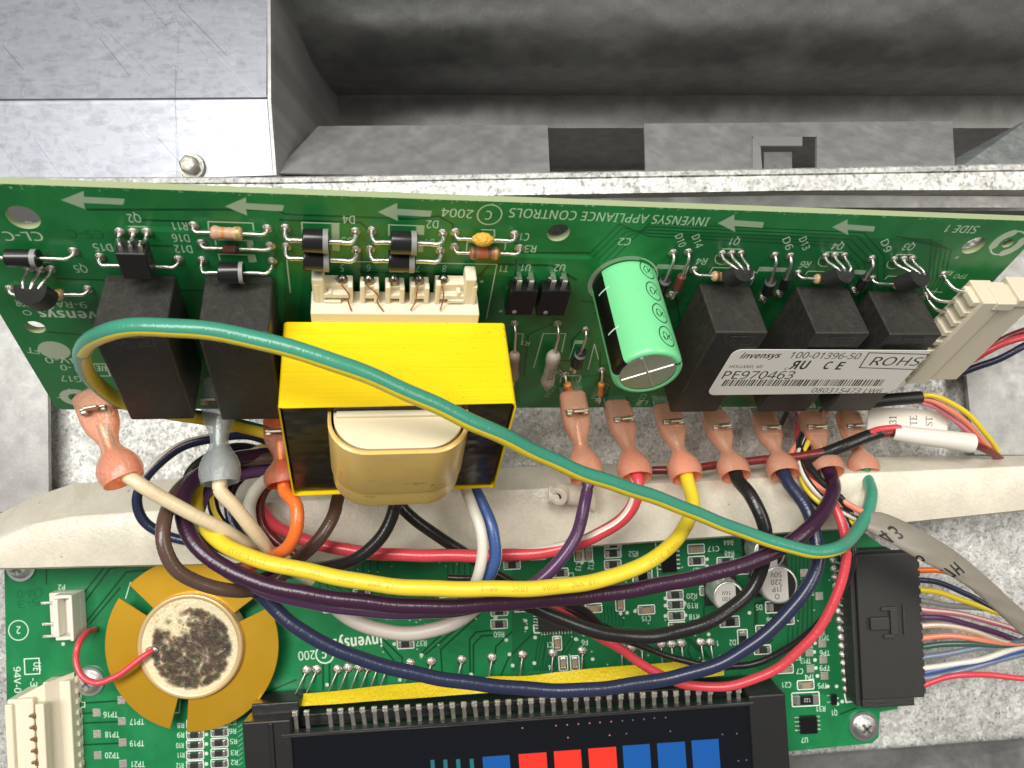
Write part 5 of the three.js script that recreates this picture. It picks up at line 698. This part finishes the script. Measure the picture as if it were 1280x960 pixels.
wire('violet wire with white stripe from the first right hand terminal', [...capEnd(S[0]), [730, 632, 42], [719, 672, 45], [696, 706, 47], [664, 733, 47], [600, 757, 46], [530, 765, 46], [440, 762, 47], [360, 747, 48], [300, 722, 48], [262, 694, 46], [247, 657, 44], [254, 622, 40], [285, 598, 34], [348, 585, 28]], 1.5, C.violet, { n: 120, stripe: C.white, width: 0.35, ref: t => V(t < 0.3 ? 0.9 : 0, 0.4, 1), sleeve: S[0] });
wire('yellow wire sweeping along the front of the bundle', [...capEnd(S[2]), [867, 627, 37], [855, 662, 43], [823, 694, 51], [770, 719, 55], [690, 734, 58], [600, 737, 60], [520, 734, 61], [440, 725, 61], [370, 712, 60], [310, 695, 58], [268, 670, 54], [247, 645, 47], [246, 617, 40], [267, 592, 32], [345, 580, 25]], 1.75, yellowPrinted, { n: 130, sleeve: S[2] });
wire('navy wire sagging across the yellow tape', [[300, 722, 46], [330, 748, 44], [365, 781, 44], [420, 811, 43], [480, 832, 42], [560, 850, 40], [660, 861, 38], [760, 860, 37], [850, 845, 36], [920, 818, 36], [974, 778, 36], [1008, 735, 35], [1022, 700, 33], [1018, 665, 31], [1006, 630, 28], ...capEnd(S[4]).reverse()], 1.72, C.navy, { n: 130, sleeve: S[4] });
wire('red wire with white stripe crossing before the cream rail', [...capEnd(S[1]), [793, 628, 38], [777, 651, 38], [748, 669, 37], [700, 686, 36], [640, 693, 35], [560, 695, 34], [480, 693, 34], [410, 682, 34], [365, 668, 32], [335, 650, 29], [322, 620, 27], [345, 596, 25]], 1.6, C.red, { stripe: C.white, width: 0.7, ref: t => V(Math.cos(t * 6 + 2), 0.7 * Math.sin(t * 8 + 0.3), Math.sin(t * 6 + 2)), sleeve: S[1] });
wire('black wire from the fourth right hand terminal, looping behind the can capacitors', [...capEnd(S[3]), [938, 618, 32], [952, 645, 34], [958, 672, 34], [954, 705, 31], [940, 735, 30], [915, 760, 31], [880, 780, 33], [835, 792, 34], [780, 795, 36], [730, 786, 37], [690, 769, 39], [640, 748, 42], [590, 736, 44]], 1.75, C.black, { n: 110, sleeve: S[3] });
wire('thin red wire running under the navy wire and up beside the black plug', [[640, 738, 34], [690, 757, 29], [735, 787, 24], [780, 815, 20], [822, 842, 17], [862, 856, 17], [912, 857, 19], [962, 841, 22], [1004, 808, 25], [1038, 762, 27], [1055, 715, 28], [1058, 680, 28], [1046, 642, 26], [1020, 600, 20], [1000, 560, 10], [1000, 500, -5]], 1.25, C.red, { n: 120 });
wire('thin black wire beside the thin red wire', [[700, 752, 30], [735, 766, 25], [760, 788, 20], [805, 809, 16], [850, 825, 13], [895, 833, 12], [938, 830, 13], [990, 806, 17], [1034, 768, 22], [1060, 722, 26], [1066, 685, 27], [1056, 650, 25], [1030, 610, 21], [1010, 560, 10], [1010, 500, -5]], 0.95, C.black, { n: 110 });
wire('black wire curving left from under the transformer coil', [[496, 625, 44], [489, 648, 44], [473, 675, 44], [446, 697, 43], [408, 709, 40], [365, 716, 36], [330, 722, 33]], 1.55, C.black);
wire('black wire running right from under the transformer coil', [[498, 630, 36], [520, 650, 34], [548, 671, 32], [577, 690, 30], [610, 712, 29], [650, 735, 28]], 1.5, C.black);
wire('white wire hanging at the right side of the coil', [[578, 600, 42], [590, 635, 45], [600, 662, 47], [604, 688, 47], [600, 714, 46], [588, 742, 43]], 1.35, C.white);
wire('blue wire with white stripe hanging at the right side of the coil', [[588, 600, 40], [604, 634, 43], [616, 664, 45], [619, 692, 45], [612, 716, 44], [598, 742, 41]], 1.5, C.blue, { stripe: C.white, width: 0.6, ref: V(1, 0.2, 0.3) });
wire('whitish printed wire in a shallow arc below the purple wires', [[405, 742, 36], [425, 764, 36], [462, 783, 36], [510, 791, 36], [555, 784, 36], [590, 764, 37], [612, 742, 38]], 1.8, whitePrinted);
wire('navy wire with white stripe looped over the left end of the rail', [[350, 556, 29], [310, 545, 32], [265, 548, 35], [220, 562, 37], [187, 590, 39], [170, 622, 39], [178, 650, 38], [206, 669, 37], [250, 680, 36], [300, 690, 34]], 1.25, C.navy, { stripe: C.white, width: 0.7, ref: t => V(t < 0.5 ? 0.3 : -1, 0.5, t < 0.5 ? -1 : 0.4) });
wire('black wire deep in the bundle left of the transformer', [[355, 575, 22], [310, 560, 27], [272, 566, 32], [240, 590, 36], [232, 625, 38], [245, 660, 38], [290, 690, 36], [340, 705, 34]], 1.4, C.black);
wire('black wire with yellow stripe deep in the bundle', [[355, 560, 20], [325, 562, 26], [290, 580, 30], [268, 610, 31], [270, 645, 31], [300, 678, 31], [345, 700, 30]], 1.4, C.black, { stripe: C.yellow, width: 0.9, ref: V(0.2, 1, -0.6) });
wire('dark navy wire between the cream wires', [[352, 590, 22], [312, 590, 26], [290, 612, 28], [288, 645, 29], [305, 675, 30], [345, 698, 30]], 1.3, C.navy);
wire('maroon wire beside the orange wire', [[362, 600, 24], [338, 606, 27], [325, 628, 29], [328, 654, 30], [345, 676, 31], [380, 700, 31]], 1.3, C.maroon);
wire('off white loop round the bundle beside the orange wire', [[356, 592, 26], [328, 604, 32], [312, 630, 35], [314, 658, 37], [330, 684, 38], [365, 706, 37]], 1.6, C.white);
wire('black wire crossing under the yellow wire to the middle of the flat board', [[560, 722, 30], [620, 727, 29], [660, 745, 29], [720, 765, 26], [760, 785, 20], [800, 800, 16]], 0.9, C.black);
// thin leads and sleeves behind the right hand terminals
const thin = (label, pts, r, color, o) => wire(label, pts, r, color, { n: 50, ...o });
thin('dark cable lying along the cream rail behind the terminals', [[800, 589, 20], [850, 586, 21], [920, 579, 20], [1000, 570, 19], [1045, 562, 18], [1080, 550, 17], [1100, 543, 16], [1125, 538, 15]], 1.15, C.maroon);
thin('black cable sleeve entering the white tube', [[1000, 573, 18], [1030, 567, 18], [1055, 558, 18], [1080, 547, 17], [1100, 540.5, 16]], 1.7, C.black);
thin('red lead in the mouth of the white tube', [[1088, 541, 18], [1100, 537, 17], [1125, 535, 16]], 0.9, C.red);
{
  const path = [[1116, 540, 15], [1140, 544, 15.5], [1180, 549, 15.5], [1214, 554, 15]].map(q => P(...q)), p2 = smooth(path, 20);
  solo('cable_sleeve', [sweep(p2, t => 2.2 + 0.55 * t, 28, null, V(0, 0, 1), false), sweep(p2, t => 1.95 + 0.55 * t, 28, null, V(0, 0, 1), false)], mat([0.76, 0.73, 0.66], 0.48), 'blank white tube over a red and black cable at the right', 'cable sleeve');
}
{
  const c = document.createElement('canvas'); c.width = 512; c.height = 192; const k = c.getContext('2d'); k.fillStyle = '#e6e0d4'; k.fillRect(0, 0, 512, 192); k.fillStyle = '#2a2622'; k.font = '62px serif'; for (const [s, x, y] of [['31', 170, 128], ['TE', 300, 136], ['ST', 400, 140]]) { k.save(); k.translate(x, y); k.rotate(-Math.PI / 2); k.fillText(s, 0, 0); k.restore(); } const t = new THREE.CanvasTexture(c); t.colorSpace = THREE.SRGBColorSpace;
  const top = [[1086, 509, 9], [1120, 510, 10], [1160, 512, 10.5], [1186, 516, 10]].map(q => P(...q)), bot = [[1084, 541, 9], [1120, 545, 10], [1160, 546, 10.5], [1183, 548, 10]].map(q => P(...q));
  const g = skin([top, bot], 0.5), uv = g.attributes.uv, p = g.attributes.position; for (let i = 0; i < p.count; i++) { const x = (p.getX(i) - top[0].x) / (top[3].x - top[0].x), z = (p.getZ(i) - top[0].z) / (bot[0].z - top[0].z); uv.setXY(i, x, 1 - z); }
  const low = skin([top, bot].map(r => r.map(q => q.clone().add(V(0, -0.3, 0)))), 0.5);
  solo('cable_tag', merge([g, low]), mat([1, 1, 1], 0.5, 0, { map: t }), 'flat white cable tag with serif letters at the right', 'tag');
}
solo('shrink_tube', sweep(smooth([[1070, 505, 17], [1110, 500, 17], [1151, 496.5, 17]].map(q => P(...q)), 12), 1.75, 20), mat([0.02, 0.02, 0.021], 0.4), 'short black shrink tube above the white tag', 'tube');
thin('thin yellow wire bowing out of the black shrink tube', [[1140, 495, 17.5], [1165, 494, 17.5], [1190, 503, 16], [1215, 522, 14], [1235, 547, 11], [1250, 572, 5]], 0.72, C.yellow);
thin('salmon wire below the thin yellow wire', [[1140, 498, 16.5], [1165, 501, 16], [1190, 513, 15], [1215, 535, 12], [1240, 566, 8], [1246, 574, 4]], 0.72, C.salmon);
thin('pink wire below the salmon wire', [[1140, 500, 15.5], [1165, 507, 14.5], [1190, 522, 13], [1215, 544, 11], [1238, 568, 7]], 0.7, C.pink);
thin('maroon pair leaving the right end of the white tube', [[1205, 552, 14], [1222, 557, 13], [1240, 566, 9], [1252, 575, 4]], 1.1, C.maroon);
thin('red wire behind the cream connector', [[1180, 470, 4], [1215, 450, 8], [1250, 432, 10], [1300, 416, 10]], 1.0, C.red); thin('navy wire behind the cream connector', [[1190, 472, 4], [1225, 458, 6], [1255, 446, 8], [1300, 420, 9]], 1.0, C.navy);
thin('dull maroon wire at the right frame edge behind the cream connector', [[1180, 462, 2], [1225, 440, 5], [1262, 420, 7], [1300, 405, 7]], 0.95, C.maroon);
// thin leads running down into the grey flag sleeve
thin('thin orange wire crossing behind the purple wire into the grey sleeve', [[1034, 512, 0], [1014, 538, 8], [997, 555, 12], [988, 574, 16], [1006, 596, 20], [1040, 618, 25], [1070, 637, 27], [1105, 654, 28]], 0.85, C.salmon);
thin('thin white wire with black stripe into the grey sleeve', [[1022, 500, -5], [1008, 540, 8], [1000, 580, 19], [1017, 611, 23], [1045, 633, 25], [1075, 650, 27], [1105, 661, 27]], 0.85, C.white, { stripe: C.black, width: 0.9, ref: V(0.3, 1, -0.3) });
thin('thin yellow wire below the white one into the grey sleeve', [[1010, 500, -5], [1016, 540, 8], [1000, 575, 17], [1003, 602, 20], [1022, 625, 23], [1060, 650, 25], [1100, 666, 26]], 0.75, C.yellow);
thin('thin black wire arching over the rail to the right', [[1035, 500, -5], [1000, 560, 14], [1022, 597, 22], [1050, 622, 26], [1064, 645, 25], [1070, 668, 20]], 1.0, C.black);
thin('thin black wire hidden behind the blue terminal', [[990, 500, -5], [965, 570, 14], [985, 608, 21], [1010, 622, 21], [1035, 640, 20]], 0.85, C.black);
{
  const c = document.createElement('canvas'); c.width = 1024; c.height = 256; const k = c.getContext('2d'); k.fillStyle = '#8a8378'; k.fillRect(0, 0, 1024, 256); for (let i = 0; i < 500; i++) { k.fillStyle = `rgba(${rnd() < 0.5 ? '190,182,168' : '70,62,54'},${rr(0.04, 0.16)})`; k.fillRect(rr(0, 1024), rr(0, 256), rr(4, 70), rr(1, 5)); } k.fillStyle = k.strokeStyle = '#2b2520'; k.font = 'bold 92px sans-serif'; for (const [s, x] of [['4 3', 60], ['6', 230], ['L7H', 350], ['2', 560]]) { k.save(); k.translate(x, 96); k.rotate(1.2); k.fillText(s, -20, 20); k.restore(); } const t = new THREE.CanvasTexture(c); t.colorSpace = THREE.SRGBColorSpace;
  const path = smooth([[1082, 650, 29], [1110, 660, 30], [1150, 681, 30], [1190, 704, 28], [1225, 730, 26], [1260, 762, 23], [1310, 806, 18]].map(q => P(...q)), 60);
  const rows = path.map((p, i) => { const tt = path[Math.min(i + 1, 59)].clone().sub(path[Math.max(i - 1, 0)]).normalize(), s = V(-tt.z, 0.55 - 0.5 * i / 60, tt.x).normalize(), n = tt.clone().cross(s).normalize(), w = (i < 3 ? 2.6 + i * 0.25 : 3.3 + 0.6 * Math.sin(i * 0.13)) * (i > 38 ? 1 - (i - 38) * 0.017 : 1), r = []; for (let j = 0; j < 22; j++) { const a = j / 22 * Math.PI * 2; r.push(p.clone().addScaledVector(s, w * Math.cos(a)).addScaledVector(n, (1.15 + 0.15 * Math.sin(i * 0.6 + j)) * Math.sin(a))); } return r; });
  const g = skin(rows, 0.9, true), uv = g.attributes.uv, pos = g.attributes.position; const dir = P(1310, 806, 18).sub(P(1082, 650, 29)), L2 = dir.lengthSq(), sd = V(-dir.z, 0, dir.x).normalize(); for (let i = 0; i < pos.count; i++) { const d = V(pos.getX(i), pos.getY(i), pos.getZ(i)).sub(P(1082, 650, 29)); uv.setXY(i, d.dot(dir) / L2, 0.5 + d.dot(sd) / 9); }
  const m = solo('flag_sleeve', g, mat([1, 1, 1], 0.42, 0, { map: t }), 'grey flattened sleeve with smudged marks, running off to the right', 'cable sleeve');
}
// fan of wires out of the black plug
const fan = 'thin wires fanning out of the black plug';
for (const [name, c, pts] of [['orange red wire at the top of the fan, ending under the grey sleeve', C.orange, [[1140, 713], [1175, 714], [1200, 721], [1212, 722]]], ['navy wire, second in the fan', C.navy, [[1140, 724], [1175, 729], [1212, 745], [1250, 765], [1300, 782]]], ['yellow wire in the fan beside the navy one', C.yellow, [[1140, 736], [1175, 740], [1208, 752], [1240, 764], [1300, 778]]], ['grey wire in the fan above the pink one', C.grey, [[1140, 749], [1180, 755], [1235, 761], [1300, 776]]], ['pink wire in the fan', C.pink, [[1140, 760], [1185, 765], [1235, 777], [1300, 798]]], ['purple wire in the fan', C.violet, [[1140, 772], [1185, 774], [1235, 787], [1300, 810]]], ['tan wire in the fan', C.tan, [[1140, 785], [1180, 782], [1220, 790], [1260, 803], [1300, 806]]], ['orange wire in the middle of the fan', C.salmon, [[1140, 799], [1180, 796], [1215, 798], [1255, 804], [1300, 802]]], ['dark green wire in the fan', C.darkgreen, [[1140, 812], [1170, 807], [1210, 804], [1250, 806], [1300, 800]]], ['slate wire in the fan', C.slate, [[1140, 823], [1175, 818], [1215, 812], [1255, 806], [1300, 796]]], ['white wire low in the fan', C.white, [[1140, 838], [1180, 832], [1220, 825], [1260, 813], [1300, 804]]], ['blue wire low in the fan', C.blue, [[1140, 847], [1180, 836], [1225, 826], [1265, 815], [1300, 808]]], ['slate blue wire just above the red one', C.slate, [[1140, 851], [1180, 843], [1225, 831], [1265, 821], [1300, 813]]], ['red wire at the bottom of the fan', C.red, [[1140, 862], [1168, 852], [1195, 845], [1235, 844], [1300, 849]]]])
  thin(name + (name.length > 50 ? '' : ' at the black plug'), pts.map((q, i) => [q[0], q[1], [5, 7, 9, 10, 10][i]]), 0.82, c, { group: fan, ...(c === C.pink || c === C.tan ? { stripe: C.white, width: 0.6, ref: V(0, 1, -0.5) } : {}) });
thin('thin red lead from the flat board to the sounder disc', [[118, 787, 1], [108, 791, 5], [97, 806, 9], [95, 826, 10], [104, 845, 11], [122, 853, 11.5], [145, 845, 11], [170, 828, 10], [184, 817, 9], [190, 813, 8]], 0.85, C.red);
// nylon spacer on the rail
{
  const a = P(697, 621, 27), g = base('nylon_spacer', a, 'translucent white nylon spacer with a hole, on the cream rail', 'spacer'), nyl = mat([0.75, 0.7, 0.58], 0.35, 0, { transmission: 0.2, thickness: 0 });
  const ring = new THREE.LatheGeometry([[1.0, -2.4], [1.0, 0], [1.2, 0.15], [2.3, 0.15], [2.6, -0.1], [2.6, -2.4]].map(v => new THREE.Vector2(...v)), 32); ring.rotateX(0.35).rotateZ(0.45);
  obj('spacer_head', ring, nyl, g); obj('hole_bottom', cyl(1.0, 1.0, 0.3, 16).translate(0, -0.7, 0).rotateX(0.35).rotateZ(0.45), black, g);
  obj('spacer_body', skin([[-2.3, -2.5, -0.5], [6, -3.5, 0], [10, -4.2, 1.5]].map(([x, y, z], i) => { const r = []; for (let j = 0; j < 16; j++) { const q = j / 16 * Math.PI * 2; r.push(V(x, y + Math.cos(q) * [2.4, 2.5, 2.4][i], z + Math.sin(q) * [2.4, 3, 3.6][i])); } return r; }), 0.8, true), nyl, g);
}
renderer.render(scene, camera);
